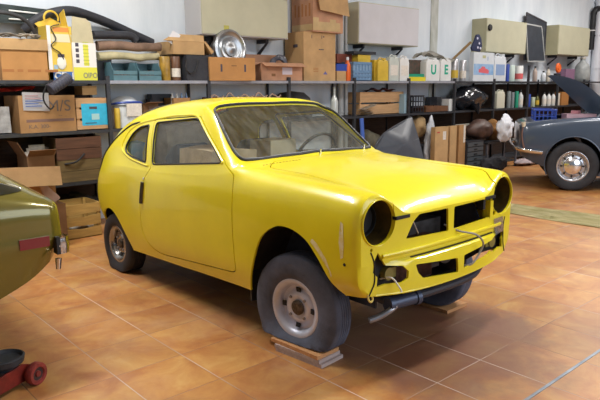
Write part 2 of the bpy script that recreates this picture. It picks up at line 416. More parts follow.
def cut(pts, lo, hi, axis='y'):
    b = bm_new(); prism(b, pts, lo, hi, axis); return b
def cutc(p0, p1, r, n=40, r1=None):
    b = bm_new(); cyl(b, p0, p1, r, r1, n); return b
def sp(pts, sub=5): return [(v.x, v.y) for v in smooth_path([(a, b, 0) for a, b in pts], sub, True)]
def rounded(pts, r, seg=4):
    out = []; n = len(pts)
    for i in range(n):
        p = Vector((*pts[i], 0)); a = Vector((*pts[i-1], 0)); b = Vector((*pts[(i+1) % n], 0))
        rr = r[i] if isinstance(r, (list, tuple)) else r
        da = (a - p); db = (b - p); ra = min(rr, da.length * .45); rb = min(rr, db.length * .45)
        p0 = p + da.normalized() * ra; p1 = p + db.normalized() * rb
        for k in range(seg + 1):
            t = k / seg; q = p0 * (1-t)**2 + p * 2*t*(1-t) + p1 * t*t
            out.append((q.x, q.y))
    return out
def grow(pts, d):
    """offset a closed 2D outline outward by d"""
    n = len(pts); A = sum(pts[i][0]*pts[(i+1) % n][1] - pts[(i+1) % n][0]*pts[i][1] for i in range(n)); s = 1 if A > 0 else -1
    out = []
    for i in range(n):
        a = Vector(pts[i-1]); b = Vector(pts[(i+1) % n]); t = (b - a)
        if t.length < 1e-9: out.append(pts[i]); continue
        t.normalize(); out.append((pts[i][0] + s*t.y*d, pts[i][1] - s*t.x*d))
    return out
FARCH = [(-.425,.10),(-.432,.285),(-.357,.473),(-.285,.615),(-.165,.696),(-.045,.708),(.075,.672),(.163,.595),(.240,.500),(.305,.40),(.35,.30),(.37,.10)]
RARCH = [(-2.44,.10),(-2.425,.318),(-2.38,.42),(-2.29,.488),(-2.17,.500),(-2.06,.440),(-1.97,.345),(-1.91,.26),(-1.88,.20),(-1.86,.10)]
DWIN = rounded([(-1.590,1.180),(-1.075,1.226),(-.715,.982),(-1.515,.906)], [.03,.05,.02,.03])
QWIN = rounded([(-1.685,1.160),(-1.81,1.142),(-1.905,1.095),(-1.965,.990),(-1.93,.955),(-1.84,.935),(-1.612,.912)], [.02,.03,.06,.04,.02,.03,.02])
RELIEF = rounded([(-.693,.980),(-1.105,1.248),(-1.38,1.236),(-1.703,1.192),(-1.878,1.162),(-2.00,1.105),(-2.04,1.006),(-2.006,.960),(-1.868,.918),(-1.6,.888)], [.02,.06,.1,.1,.1,.1,.06,.03,.05,.03])
DOOR = rounded([(-.563,.926),(-.543,.845),(-.547,.672),(-.535,.375),(-.57,.352),(-1.46,.285),(-1.60,.330),(-1.672,.417),(-1.672,.606),(-1.612,.788),(-1.523,.879),(-1.632,1.190),(-1.60,1.205),(-1.08,1.240),(-1.045,1.225),(-.65,.965)],
               [.01,.05,.1,.03,.03,.1,.1,.08,.12,.1,.03,.02,.02,.02,.03,.01], 4)
cuts = []
for s in (-1, 1):
    lo, hi = (s*.36, s*.9)
    cuts += [cut(FARCH[:1] + [(v.x, v.y) for v in smooth_path([(a, b, 0) for a, b in FARCH[1:-1]], 4)] + FARCH[-1:], s*.42, s*.9),
             cut(RARCH[:1] + [(v.x, v.y) for v in smooth_path([(a, b, 0) for a, b in RARCH[1:-1]], 4)] + RARCH[-1:], s*.42, s*.9),
             cut(DWIN, lo, hi), cut(QWIN, lo, hi)]
# windscreen and rear window, cut downwards from above
WS = rounded([(-.606,-.553),(-.572,-.40),(-.550,-.16),(-.550,.16),(-.572,.40),(-.606,.553),(-.655,.560),(-.77,.542),(-.94,.503),(-1.030,.455),(-1.046,.22),(-1.046,-.22),(-1.030,-.455),(-.94,-.503),(-.77,-.542),(-.655,-.560)],
             [.03,.2,.2,.2,.2,.03,.03,.1,.1,.05,.2,.2,.05,.1,.1,.03])
cuts.append(cut(WS, .9, 1.6, 'z'))
RW = rounded([(-2.02,-.38),(-2.02,.38),(-2.36,.34),(-2.36,-.34)], .06)
cuts.append(cut(RW, .85, 1.6, 'z'))
# nose openings
for s in (-1, 1): cuts.append(cutc((.36, s*.541, .789), (.60, s*.541, .789), .108, 48))
GR = [[(-.358,.684),(-.022,.672),(-.030,.795),(-.262,.796),(-.305,.765)], [(.468,.684),(.024,.674),(.024,.795),(.30,.796),(.468,.785)]]
for g in GR: cuts.append(cut(rounded(g, .012), .36, .7, 'x'))
GL = [[(-.315,.554),(.022,.526),(.030,.446),(-.262,.474),(-.302,.510)], [(.40,.556),(.082,.528),(.080,.456),(.34,.480),(.402,.508)]]
for g in GL: cuts.append(cut(rounded(g, .012), .36, .7, 'x'))
# indicator openings with a ragged upper spike
for s in (-1, 1):
    cuts.append(cut([(s*.566,.614),(s*.545,.648),(s*.50,.578),(s*.40,.562),(s*.365,.530),(s*.37,.495),(s*.41,.480),(s*.504,.487),(s*.556,.480),(s*.552,.530),(s*.578,.556)], .38, .7, 'x'))
cuts.append(cutc((.40, -.585, .665), (.6, -.585, .665), .008, 12))
boolean(shell, cuts)
# doors and bonnet are separate lids: cut the gap, keep the lid
def lid(name, outline, lo, hi, axis, gap=.007, extra=None):
    o = bpy.data.objects.new(name, shell.data.copy()); COL.objects.link(o); o.parent = coupe
    b = cut(grow(outline, -gap/2), lo, hi, axis)
    boolean(o, [b], 'INTERSECT')
    return o
BON = rounded([(.60,-.425),(.60,.425),(.41,.45),(.33,.512),(.19,.515),(.0,.478),(-.20,.472),(-.41,.515),(-.505,.40),(-.475,0),(-.505,-.40),(-.41,-.515),(-.20,-.472),(.0,-.478),(.19,-.515),(.33,-.512),(.41,-.45)], [.01,.01,.03,.05,.1,.2,.1,.05,.05,.3,.05,.05,.1,.2,.1,.05,.03])
doors = []
for s in (-1, 1): doors.append(lid('door', DOOR, s*.36, s*.9, 'y'))
b0 = cut(grow(BON, -.002), .796, 1.2, 'z')
bonnet = bpy.data.objects.new('bonnet', shell.data.copy()); COL.objects.link(bonnet); bonnet.parent = coupe
boolean(bonnet, [b0], 'INTERSECT')
boolean(shell, [cut(grow(DOOR, .0032), -.36, -.9, 'y'), cut(grow(DOOR, .0032), .36, .9, 'y'), cut(grow(BON, .0045), .796, 1.2, 'z')])
for o in [shell, bonnet] + doors:
    o.data.shade_smooth(); o.data.set_sharp_from_angle(angle=math.radians(32))
    if not o.data.materials: o.data.materials.append(yel)
bonnet['label'] = 'yellow bonnet with dents down its middle'
# ---- glass panes cut from the same curved surface, set 6 mm in
def glass_mat(name, dust, tint=(0.80, 0.88, 0.86), dcol=(0.55, 0.55, 0.50), refl=1.0):
    m = bpy.data.materials.new(name); m.use_nodes = True; nt = m.node_tree; N = nt.nodes; Lk = nt.links
    N.remove(N['Principled BSDF']); out = N['Material Output']
    tr = N.new('ShaderNodeBsdfTransparent'); tr.inputs[0].default_value = (*tint, 1)
    gl = N.new('ShaderNodeBsdfGlossy'); gl.inputs['Roughness'].default_value = 0.03
    df = N.new('ShaderNodeBsdfDiffuse'); df.inputs[0].default_value = (*dcol, 1)
    fr = N.new('ShaderNodeLayerWeight'); fr.inputs[0].default_value = 0.22
    mm = N.new('ShaderNodeMath'); mm.operation = 'MULTIPLY_ADD'; mm.inputs[1].default_value = refl * .5; mm.inputs[2].default_value = .02; Lk.new(fr.outputs['Facing'], mm.inputs[0])
    a = N.new('ShaderNodeMixShader'); Lk.new(mm.outputs[0], a.inputs[0]); Lk.new(tr.outputs[0], a.inputs[1]); Lk.new(gl.outputs[0], a.inputs[2])
    tc = N.new('ShaderNodeTexCoord'); mp = N.new('ShaderNodeMapping'); mp.inputs['Rotation'].default_value = (0, 0, 0.7); mp.inputs['Scale'].default_value = (2, 14, 3)
    Lk.new(tc.outputs['Object'], mp.inputs[0])
    n = N.new('ShaderNodeTexNoise'); n.inputs['Scale'].default_value = 2.2; n.inputs['Detail'].default_value = 6; Lk.new(mp.outputs[0], n.inputs['Vector'])
    r = N.new('ShaderNodeMapRange'); r.inputs['From Min'].default_value = .35; r.inputs['From Max'].default_value = .72; r.inputs['To Min'].default_value = dust * .4; r.inputs['To Max'].default_value = dust * 1.8
    Lk.new(n.outputs['Fac'], r.inputs['Value'])
    b = N.new('ShaderNodeMixShader'); Lk.new(r.outputs[0], b.inputs[0]); Lk.new(a.outputs[0], b.inputs[1]); Lk.new(df.outputs[0], b.inputs[2])
    Lk.new(b.outputs[0], out.inputs[0]); return m
glass_w = glass_mat('dusty_windscreen_glass', 0.035, (.94,.97,.95), refl=.25); glass_s = glass_mat('side_glass', 0.010, (0.92, 0.94, 0.93), refl=.3)
bm = bm_new(); body_shell(bm); bmesh.ops.recalc_face_normals(bm, faces=bm.faces[:])
if sum(f.normal.z * f.calc_area() for f in bm.faces) < 0: bmesh.ops.reverse_faces(bm, faces=bm.faces[:])
bm.normal_update()
for v in bm.verts: v.co = v.co - v.normal * .007
g0 = obj('tmp', bm, glass_w, coupe, smooth=True)
md = g0.modifiers.new('s', 'SOLIDIFY'); md.thickness = .004; md.offset = -1; md.use_rim = True
bpy.context.view_layer.update()
gmesh = bpy.data.meshes.new_from_object(g0.evaluated_get(bpy.context.evaluated_depsgraph_get())); bpy.data.objects.remove(g0)
def pane(name, outline, lo, hi, axis, m, parent):
    o = bpy.data.objects.new(name, gmesh.copy()); COL.objects.link(o); o.parent = coupe
    boolean(o, [cut(grow(outline, .006), lo, hi, axis)], 'INTERSECT')
    o.data.materials.clear(); o.data.materials.append(m); o.data.shade_smooth(); o.data.set_sharp_from_angle(angle=.6)
    o.parent = parent; return o
pane('windscreen', WS, .9, 1.6, 'z', glass_w, coupe)['label'] = 'dusty streaked windscreen glass'
pane('rear_window', RW, .85, 1.6, 'z', glass_s, coupe)
for s, d in ((-1, doors[0]), (1, doors[1])):
    pane('door_window', DWIN, s*.36, s*.9, 'y', glass_s, d)
    pane('quarter_window', QWIN, s*.36, s*.9, 'y', glass_s, coupe)
# ---- dark rubber strips that close the shut lines from behind
# ---- surface look-ups for trim that follows the body
_cache = {}
def prof(x):
    k = round(x, 3)
    if k not in _cache: _cache[k] = body_profile(k, 8)
    return _cache[k]
def side_y(x, z):
    p = prof(x)
    for (y0, z0), (y1, z1) in zip(p, p[1:]):
        if z0 <= z <= z1 and z1 > z0: return y0 + (y1 - y0) * (z - z0) / (z1 - z0)
    return p[0][0]
def top_z(x, y):
    p = prof(x)[::-1]; y = abs(y)
    for (y0, z0), (y1, z1) in zip(p, p[1:]):
        if y0 <= y <= y1 and y1 > y0: return z0 + (z1 - z0) * (y - y0) / (y1 - y0)
    return p[0][1]
def side_loop(pts, s, off=0.0, step=.02, close=True):
    out = []; n = len(pts)
    for i in range(n if close else n - 1):
        a = Vector(pts[i]); b = Vector(pts[(i+1) % n]); k = max(1, int((b-a).length / step))
        for j in range(k):
            q = a.lerp(b, j/k); out.append(Vector((q.x, s*(side_y(q.x, q.y) + off), q.y)))
    if not close: q = pts[-1]; out.append(Vector((q[0], s*(side_y(*q) + off), q[1])))
    return out
def top_loop(pts, off=0.0, step=.02, close=True):
    out = []; n = len(pts)
    for i in range(n if close else n - 1):
        a = Vector(pts[i]); b = Vector(pts[(i+1) % n]); k = max(1, int((b-a).length / step))
        for j in range(k):
            q = a.lerp(b, j/k); out.append(Vector((q.x, q.y, top_z(q.x, q.y) + off)))
    if not close: q = pts[-1]; out.append(Vector((q[0], q[1], top_z(*q) + off)))
    return out
for s, d in ((-1, doors[0]), (1, doors[1])):
    bm = bm_new(); tube(bm, side_loop(grow(DWIN, .002), s, -.001), .006, 6, closed=True); obj('window_seal', bm, rubber, d, True)
    bm = bm_new(); tube(bm, side_loop(grow(QWIN, .002), s, -.001), .007, 6, closed=True); obj('window_seal', bm, rubber, coupe, True)
    bm = bm_new(); tube(bm, side_loop(RELIEF, s, -.003, close=False), .009, 8); obj('window_surround', bm, yel, coupe, True)
    # door handle: recessed black back plate and chrome grip
    bm = bm_new(); tube(bm, side_loop([(-1.606,.775),(-1.622,.70),(-1.636,.622)], s, .008, close=False), .013, 8, flat=.7)
    h = obj('door_handle', bm, mat('handle_grey', (.10,.10,.10), .3, .2), d, True); h['label'] = 'dark grey upright door handle'
    bm = bm_new(); cyl(bm, (-1.602, s*(side_y(-1.602,.80)-.004), .80), (-1.602, s*(side_y(-1.602,.80)+.004), .80), .009, n=14); obj('door_lock', bm, chrome, d, True)
for s in (-1, 1):
    bm = bm_new(); tube(bm, side_loop(DOOR, s, -.018, .03), .007, 6, closed=True); obj('door_seal', bm, rubber, coupe, True)
bm = bm_new(); tube(bm, top_loop([(a, b) for a, b in BON if a < .36 and a > -.6], -.018, .03, close=False), .007, 6); obj('bonnet_seal', bm, rubber, coupe, True)
# windscreen rubber with bright inner strip
bm = bm_new(); tube(bm, top_loop(grow(WS, .004), .001), .011, 8, closed=True, flat=.8); ws = obj('windscreen_seal', bm, rubber, coupe, True)
bm = bm_new(); tube(bm, top_loop(grow(WS, .002), .009), .0035, 6, closed=True); obj('trim_strip', bm, mat('dull_trim', (.30,.31,.33), .4, .4), ws, True)
bm = bm_new(); tube(bm, top_loop(grow(RW, .004), .0), .012, 8, closed=True); obj('window_seal', bm, rubber, coupe, True)
# black rubber edge following the tailgate on each side
for s in (-1, 1):
    pts = [(-1.86, 1.172), (-2.0, 1.15), (-2.12, 1.10), (-2.25, 1.02), (-2.36, .93), (-2.45, .84), (-2.52, .75), (-2.565, .66), (-2.585, .56)]
    loop = [Vector((a, s*(side_y(a, b) + .001), b)) for a, b in [(v.x, v.y) for v in smooth_path([(p, q, 0) for p, q in pts], 5)]]
    bm = bm_new(); tube(bm, loop, .008, 6); obj('tailgate_seal', bm, rubber, coupe, True)
# wiper spindles
for y, x in ((-.02, -.515), (.45, -.575)):
    z = top_z(x, y); bm = bm_new(); cyl(bm, (x, y, z - .004), (x + .006, y, z + .022), .009, .006, 12); cyl(bm, (x + .006, y, z + .02), (x + .008, y, z + .034), .004, .004, 8)
    obj('wiper_spindle', bm, chrome, coupe, True)
# scuttle vent slots (row of small dark slits)
for k in range(12):
    y = -.50 + .022 * k; x = -.478 + .0035 * k; z = top_z(x, y)
    bm = bm_new(); box(bm, x - .004, x + .004, y - .006, y + .006, z - .001, z + .0012); obj('vent_slot', bm, mat('slot_brown', (.22, .10, .02), .8), coupe)
# panel seam down each front wing corner, bumper-bar swage and small bolt heads
for s in (-1, 1):
    pts = [(.590, .655), (.572, .61), (.568, .55), (.572, .50), (.600, .445)]
    P3 = [Vector((nose_bow(.425, y, z) + .0008, s*y, z)) for y, z in pts]
    bm = bm_new(); tube(bm, P3, .0035, 6, sub=5); obj('panel_seam', bm, black, coupe, True)
    bm = bm_new(); cyl(bm, (.345, s*(side_y(.345,.597)-.003), .597), (.345, s*(side_y(.345,.597)+.002), .597), .008, n=14); obj('trim_hole', bm, black, coupe)
pts = [(y, .590) for y in (-.33, -.2, -.1, 0, .1, .2, .3, .42)]
bm = bm_new(); tube(bm, [Vector((nose_bow(.425, y, z) + .004, y, z)) for y, z in pts], .004, 6); obj('panel_seam', bm, black, coupe, True)
# swage bar above the seam, and rolled edge of the lower apron
bm = bm_new(); tube(bm, [Vector((nose_bow(.425, y, .615) - .004, y, .622 - .004*abs(y))) for y in np.linspace(-.52, .52, 15)], .019, 10, flat=.55)
obj('nose_bar', bm, yel, coupe, True)
bm = bm_new(); tube(bm, [Vector((nose_bow(.425, y, .45) - .006, y, .440 - .022*max(0, 1-(y/.56)**2))) for y in np.linspace(-.56, .56, 21)], .007, 8)
obj('apron_edge', bm, yel, coupe, True)
# headlamp bowls: rolled lip and dark tunnel
for s in (-1, 1):
    xf = nose_bow(.425, .541, .789)
    Mx = Matrix.Translation((xf, s*.541, .789)) @ Matrix.Rotation(PI/2, 4, 'Y')
    bm = bm_new(); lathe(bm, [(.1065, -.004), (.108, .002), (.111, .003), (.113, .0), (.114, -.008), (.1065, -.012)], Mx, 48, close=True)
    o = obj('headlamp_rim', bm, yel, coupe, True)
    bm = bm_new(); lathe(bm, [(.108, -.006), (.105, -.05), (.098, -.11), (.0, -.112), (.0, -.118), (.104, -.116), (.112, -.05), (.112, -.012)], Mx, 40)
    o = obj('headlamp_bowl', bm, mat('bowl_paint', (.07, .045, .008), .6, var=.5, scale=14), coupe, True); o['label'] = 'empty headlamp bowl, dark inside'
    bm = bm_new(); lathe(bm, [(.080, -.100), (.078, -.085), (.074, -.085), (.070, -.104), (.0, -.106), (0, -.111), (.08, -.111)], Mx, 32)
    obj('lamp_bracket', bm, black, o, True)
# black stay between near headlamp and grille, second one at the far side
for s in (-1, 1):
    bm = bm_new(); box(bm, .425, .452, *(sorted((s*.335, s*.438))), .790, .806); box(bm, .40, .445, *(sorted((s*.325, s*.345))), .735, .806); bevel(bm, .003)
    obj('grille_stay', bm, black, coupe)
bm = bm_new(); box(bm, .40, .447, .395, .425, .675, .775); bevel(bm, .004); obj('grille_stay', bm, yel, coupe)
# engine bay: firewall, inner wings, radiator, slam panel, dark machinery
bay = mat('engine_bay_dark', (.020, .018, .018), .65, var=.5, scale=20)
bm = bm_new(); box(bm, -.60, -.585, -.60, .60, .28, .97); obj('bulkhead', bm, bay, coupe)
for s in (-1, 1):
    bm = bm_new(); prism(bm, [(-.58,.30),(-.58,.93),(0,.88),(.2,.83),(.34,.74),(.38,.66),(.38,.46),(.30,.40),(.30,.30)], *sorted((s*.395, s*.405))); obj('inner_wing', bm, mat('wheelhouse_blue', (.045, .055, .085), .55, var=.4, scale=10), coupe)
bm = bm_new(); box(bm, .25, .30, -.30, .06, .38, .62)
for k in range(34):
    y = -.295 + k*.0105; box(bm, .30, .304, y, y + .0045, .39, .61)
obj('radiator', bm, mat('radiator_brown', (.12, .055, .045), .55, .3, var=.4, scale=30), coupe)['label'] = 'reddish brown finned radiator'
bm = bm_new(); box(bm, -.25, .18, -.25, .30, .36, .66); cyl(bm, (-.1, -.05, .66), (-.1, -.05, .74), .12, n=20); cyl(bm, (.16, .2, .5), (.3, .2, .5), .08, n=20); bevel(bm, .02)
obj('engine_block', bm, mat('engine_grey', (.08, .08, .085), .5, .5, var=.4, scale=15), coupe)
bm = bm_new(); box(bm, .30, .385, -.39, .39, .36, .372); box(bm, .20, .40, -.39, .39, .81, .8) if False else None
obj('lower_panel', bm, bay, coupe)
# loose grey wires hanging out of the nose
wire = mat('grey_wire', (.30, .28, .26), .5)
bm = bm_new(); tube(bm, [(.40,.02,.690),(.475,.06,.660),(.525,.13,.640),(.530,.20,.585),(.515,.20,.53),(.50,.15,.470),(.47,.12,.46)], .0055, 8, sub=6); obj('loose_wire', bm, wire, coupe, True)
bm = bm_new(); tube(bm, [(.40,-.30,.80),(.44,-.31,.78),(.45,-.28,.72),(.43,-.24,.69),(.40,-.22,.68)], .0035, 8, sub=6); obj('loose_wire', bm, wire, coupe, True)
bm = bm_new(); tube(bm, [(.40,-.49,.50),(.46,-.475,.515),(.50,-.46,.47),(.505,-.455,.452)], .0045, 8, sub=6); obj('loose_wire', bm, mat('white_wire', (.75, .73, .65), .5), coupe, True)
bm = bm_new(); tube(bm, [(.42,-.60,.455),(.43,-.605,.430),(.432,-.590,.415),(.43,-.575,.425),(.425,-.58,.45)], .005, 8, sub=6); obj('tow_loop', bm, mat('pale_yellow_cable', (.65, .50, .12), .5), coupe, True)
# indicator pods behind the torn openings; the far one has bright metal showing
for s in (-1, 1):
    bm = bm_new(); box(bm, .385, .40, *sorted((s*.37, s*.60)), .465, .66); obj('indicator_backing', bm, black, coupe)
    bm = bm_new(); cyl(bm, (.40, s*.46, .525), (.432, s*.46, .525), .032, n=20); box(bm, .40, .425, *sorted((s*.40, s*.45)), .50, .55); obj('indicator_socket', bm, mat('socket_olive', (.20, .16, .04), .5), coupe, True)
bm = bm_new(); g = [[(nose_bow(.425, y, z) + .006, y, z) for y in (.44, .48, .52, .56)] for z in (.665, .63, .60, .575)]; sheet(bm, g, .003)
obj('bare_metal_patch', bm, mat('bare_metal', (.75, .77, .82), .25, .9), coupe, True)['label'] = 'bright bare metal patch beside the indicator hole'
# ---- structure below
under = mat('underbody', (.022, .018, .016), .8, var=.4, scale=12)
bm = bm_new(); box(bm, -1.86, -.43, -.62, .62, .285, .30); box(bm, -2.5, -1.80, -.40, .40, .36, .38); box(bm, -.45, .20, -.39, .39, .30, .315); box(bm, -1.85, -.42, -.12, .12, .24, .29)
for s in (-1, 1):
    a = sorted((s*.40, s*.405)); box(bm, -2.50, -1.86, *a, .22, .62); box(bm, -2.5, -1.82, *sorted((s*.40, s*.66)), .60, .615) if False else None
    prism(bm, [(-2.46,.30),(-2.42,.46),(-2.30,.535),(-2.16,.55),(-2.03,.50),(-1.93,.42),(-1.90,.36),(-1.87,.36),(-1.90,.44),(-2.01,.525),(-2.16,.575),(-2.32,.56),(-2.45,.48),(-2.47,.38),(-2.45,.38)], *sorted((s*.40, s*.60)))
    prism(bm, [(-.45,.36),(-.40,.48),(-.32,.63),(-.18,.73),(-.04,.745),(.09,.71),(.19,.62),(.25,.53),(.27,.50),(.285,.53),(.20,.65),(.10,.735),(-.04,.77),(-.19,.755),(-.34,.65),(-.43,.49),(-.48,.36)], *sorted((s*.40, s*.645)))
obj('floor_pan', bm, under, coupe)
# front cross tube, exhaust stub and silver rod under the nose
bm = bm_new(); tube(bm, [(.30,-.40,.37),(.37,-.38,.355),(.385,-.1,.335),(.385,.30,.335),(.36,.45,.37)], .024, 10, sub=5); obj('cross_tube', bm, mat('frame_black', (.03,.03,.04), .45), coupe, True)
bm = bm_new(); cyl(bm, (.40,-.40,.352), (.42,-.245,.352), .033, n=24); cyl(bm, (.42,-.245,.352), (.424,-.22,.352), .039, n=24); cyl(bm, (.395,-.425,.352), (.40,-.40,.352), .039, n=24); bevel(bm, .003)
obj('exhaust_box', bm, mat('box_blue_grey', (.06,.075,.12), .4, .4), coupe, True)
bm = bm_new(); tube(bm, [(.37,-.53,.290),(.395,-.48,.305),(.42,-.42,.335),(.41,-.36,.35)], .016, 10, sub=5); obj('exhaust_pipe', bm, mat('silver_pipe', (.34,.35,.38), .35, .8), coupe, True)
for x, z in ((-.06, .256), (-2.19, .212)):
    bm = bm_new(); cyl(bm, (x, -.56, z), (x, .56, z), .026, n=14); cyl(bm, (x, -.52, z), (x, -.46, z), .11, n=24); cyl(bm, (x, .46, z), (x, .52, z), .11, n=24); obj('axle', bm, under, coupe)
# mud flap behind the near front wheel
bm = bm_new(); box(bm, -.455, -.440, -.635, -.44, .20, .48); bevel(bm, .006); obj('mud_flap', bm, rubber, coupe)
# ---- wheels
tyre_m = mat('tyre_rubber', (.090, .104, .150), .75, var=.30, scale=7, bump=.25, bscale=60)  # bluish daylight on the front tyres is put into this colour
tyre_k = mat('black_tyre', (.022, .023, .028), .7, var=.3, scale=9)
rim_m = mat('steel_rim', (.60, .63, .75), .42, .35, var=.12, scale=8)
def wheel(parent, loc, R, W, rr, side, steer=0.0, flat=None, bulge=.02, style='steel', name='wheel', rm=None, tm=None):
    """side -1: outer face towards -y. origin = hub"""
    T = Matrix.Rotation(steer, 4, 'Z') @ Matrix.Rotation(-side * -PI/2, 4, 'X')   # local z of the lathe -> outward
    T = Matrix.Rotation(steer, 4, 'Z') @ (Matrix.Rotation(PI/2, 4, 'X') if side < 0 else Matrix.Rotation(-PI/2, 4, 'X'))
    h = W/2
    rim = bm_new()
    # outer lip, well, disc
    lathe(rim, [(rr+.012, -h*.82), (rr+.012, -h*.74), (rr-.006, -h*.70), (rr-.03, -h*.3), (rr-.03, h*.18), (rr-.010, h*.55), (rr-.008, h*.74), (rr+.010, h*.80), (rr+.014, h*.86), (rr+.008, h*.90), (rr-.004, h*.84), (rr-.017, h*.76),
                (rr-.024, h*.50), (rr-.030, h*.22), (rr-.045, h*.20), (rr*.62, h*.34), (rr*.50, h*.50), (rr*.36, h*.46), (rr*.30, h*.40), (0, h*.40), (0, h*.34), (rr*.5, h*.30), (rr-.05, h*.1), (rr-.04,-h*.3), (rr-.03,-h*.6)], T, 48)
    w = obj(name, rim, rm or rim_m, parent, True, loc=loc, sharp=50); 
    # four ventilation slots, four nuts
    def disc_pt(r, a, hh): return T @ Vector((r*math.cos(a), r*math.sin(a), hh))
    if style == 'steel':
        for k in range(4):
            a = k*PI/2 - .02
            b = bm_new(); pts = [(-.018,-.013),(.018,-.016),(.018,.016),(-.018,.013)]
            vv = []
            A = T @ Matrix.Rotation(a, 4, 'Z') @ Matrix.Translation((rr*.60, 0, h*.375)) @ Matrix.Rotation(-.30, 4, 'Y')
            box(b, -.019, .022, -.014, .014, -.004, .0035, A); bevel(b, .003, 1); obj('slot', b, black, w)
            b = bm_new(); A = T @ Matrix.Rotation(a + PI/4, 4, 'Z') @ Matrix.Translation((rr*.46, 0, h*.50)); cyl(b, A @ Vector((0,0,-.01)), A @ Vector((0,0,.008)), .0095, .008, 6); obj('wheel_nut', b, mat('nut_grey', (.30,.28,.28), .5, .6), w)
        b = bm_new(); lathe(b, [(rr*.27, h*.38), (rr*.27, h*.58), (rr*.20, h*.66), (rr*.12, h*.68), (.0, h*.62)], T, 24); obj('hub', b, mat('greasy_hub', (.10,.08,.06), .5, .6, var=.6, scale=60), w, True)
    else:
        b = bm_new(); lathe(b, [(rr*.60, h*.50), (rr*.56, h*.70), (rr*.40, h*.86), (rr*.20, h*.95), (0, h*.97)], T, 32); obj('hub_cap', b, chrome, w, True)
        for k in range(8):
            b = bm_new(); A = T @ Matrix.Rotation(k*PI/4, 4, 'Z') @ Matrix.Translation((rr*.72, 0, h*.34)); box(b, -.012, .014, -.011, .011, -.006, .006, A); obj('slot', b, black, w)
    # tyre with tread grooves
    t = bm_new()
    prof_t = [(rr+.004, h*.70), (rr+.012, h*.86), (rr+(R-rr)*.30, h*1.02), (rr+(R-rr)*.60, h*1.04), (R*.955, h*.93), (R*.985, h*.80), (R, h*.62)]
    tread = []
    for k in range(5):
        c = h*.62 - (k+.5) * h*1.24/5
        tread += [(R+.001, c + h*.10), (R+.001, c - h*.09), (R-.008, c - h*.10), (R-.008, c - h*.145)] if k < 4 else [(R+.001, c + h*.10)]
    prof_t += tread + [(R, -h*.62), (R*.985, -h*.80), (R*.955, -h*.93), (rr+(R-rr)*.6, -h*1.04), (rr+(R-rr)*.3, -h*1.02), (rr+.01, -h*.86), (rr+.004, -h*.70), (rr+.002, 0)]
    lathe(t, prof_t, T, 72, close=True)
    if flat is not None:   # flattened contact patch: everything below the surface is pressed up, sidewalls spread
        lz = flat - loc[2]
        ax = T.to_3x3() @ Vector((0, 0, 1))
        for v in t.verts:
            near = max(0, min(1, (lz + .075 - v.co.z) / .075))
            d = v.co.dot(ax); r = math.hypot(*(v.co - ax*d).to_tuple()[::2])
            if r > rr + .015:
                v.co += ax * (1 if d > 0 else -1) * bulge * near * near * (1 if abs(d) > h*.5 else .4)
            v.co.z = lz + .5*((v.co.z - lz) + math.sqrt((v.co.z - lz)**2 + .0007)) if v.co.z < lz + .06 else v.co.z
    obj('tyre', t, tm or tyre_m, w, True, sharp=50)
    return w
wl = wheel(coupe, (-.095, -.556, .246), .300, .136, .152, -1, steer=.11, flat=.0615, bulge=.022); wl['label'] = 'grey steel front wheel with soft flat tyre'
wheel(coupe, (-.07, .555, .256), .285, .150, .152, 1, steer=.11, flat=.0215)
w3 = wheel(coupe, (-2.19, -.572, .212), .246, .140, .134, -1, flat=.001, bulge=.02, rm=mat('worn_chrome_rim', (.32,.31,.30), .25, .9), tm=tyre_k); w3['label'] = 'rear wheel with worn chrome rim'
wheel(coupe, (-2.19, .572, .212), .246, .140, .134, 1, flat=.001, bulge=.02, style='cap', tm=tyre_k)
# brake dust on the tyre bead etc. left out; ---- cabin
navy = mat('navy_vinyl', (.018, .022, .040), .45); 
def seat(x, y):
    bm = bm_new(); box(bm, x-.02, x+.46, y-.22, y+.22, .42, .56); subdiv(bm, 2); 
    for v in bm.verts:
        if v.co.z > .5: v.co.z -= .03 * (abs(v.co.y - y)/.22)**2
    bevel(bm, .03, 3); o = obj('seat', bm, navy, coupe, True)
    b = bm_new(); prism(b, [(-.20,0),(.20,0),(.215,.25),(.19,.45),(.12,.53),(-.12,.53),(-.19,.45),(-.215,.25)], -.05, .05, 'y', Matrix.Translation((x-.04, y, .50)) @ Matrix.Rotation(-.22, 4, 'Y') @ Matrix.Rotation(PI/2, 4, 'Z'))
    bevel(b, .025, 3); obj('seat_back', b, navy, o, True)
seat(-1.45, -.30); seat(-1.45, .30)
bm = bm_new(); box(bm, -2.10, -1.85, -.38, .38, .52, .82); bevel(bm, .03, 3); obj('rear_bench', bm, navy, coupe, True)
dash = mat('dashboard_black', (.03,.03,.035), .5)
bm = bm_new(); prism(bm, [(-.62,.93),(-.80,.945),(-.86,.915),(-.84,.80),(-.62,.78)], -.56, .56); bevel(bm, .015, 2); d_ = obj('dashboard', bm, dash, coupe, True)
bm = bm_new(); Ms = Matrix.Translation((-.90, .30, .93)) @ Matrix.Rotation(-PI/2 + .45, 4, 'Y')
lathe(bm, [(.185 + .011*math.cos(t), .011*math.sin(t)) for t in [2*PI*i/8 for i in range(8)]], Ms, 40, close=True)
for a in (.4, PI - .4, PI*1.5): cyl(bm, Ms @ Vector((0,0,-.01)), Ms @ Vector((.18*math.sin(a), .18*math.cos(a), 0)), .009, n=8)
cyl(bm, Ms @ Vector((0,0,-.03)), Ms @ Vector((0,0,.012)), .035, n=16); cyl(bm, Ms @ Vector((0,0,-.03)), (-.66,.30,.80), .02, n=10)
obj('steering_wheel', bm, rubber, coupe, True)
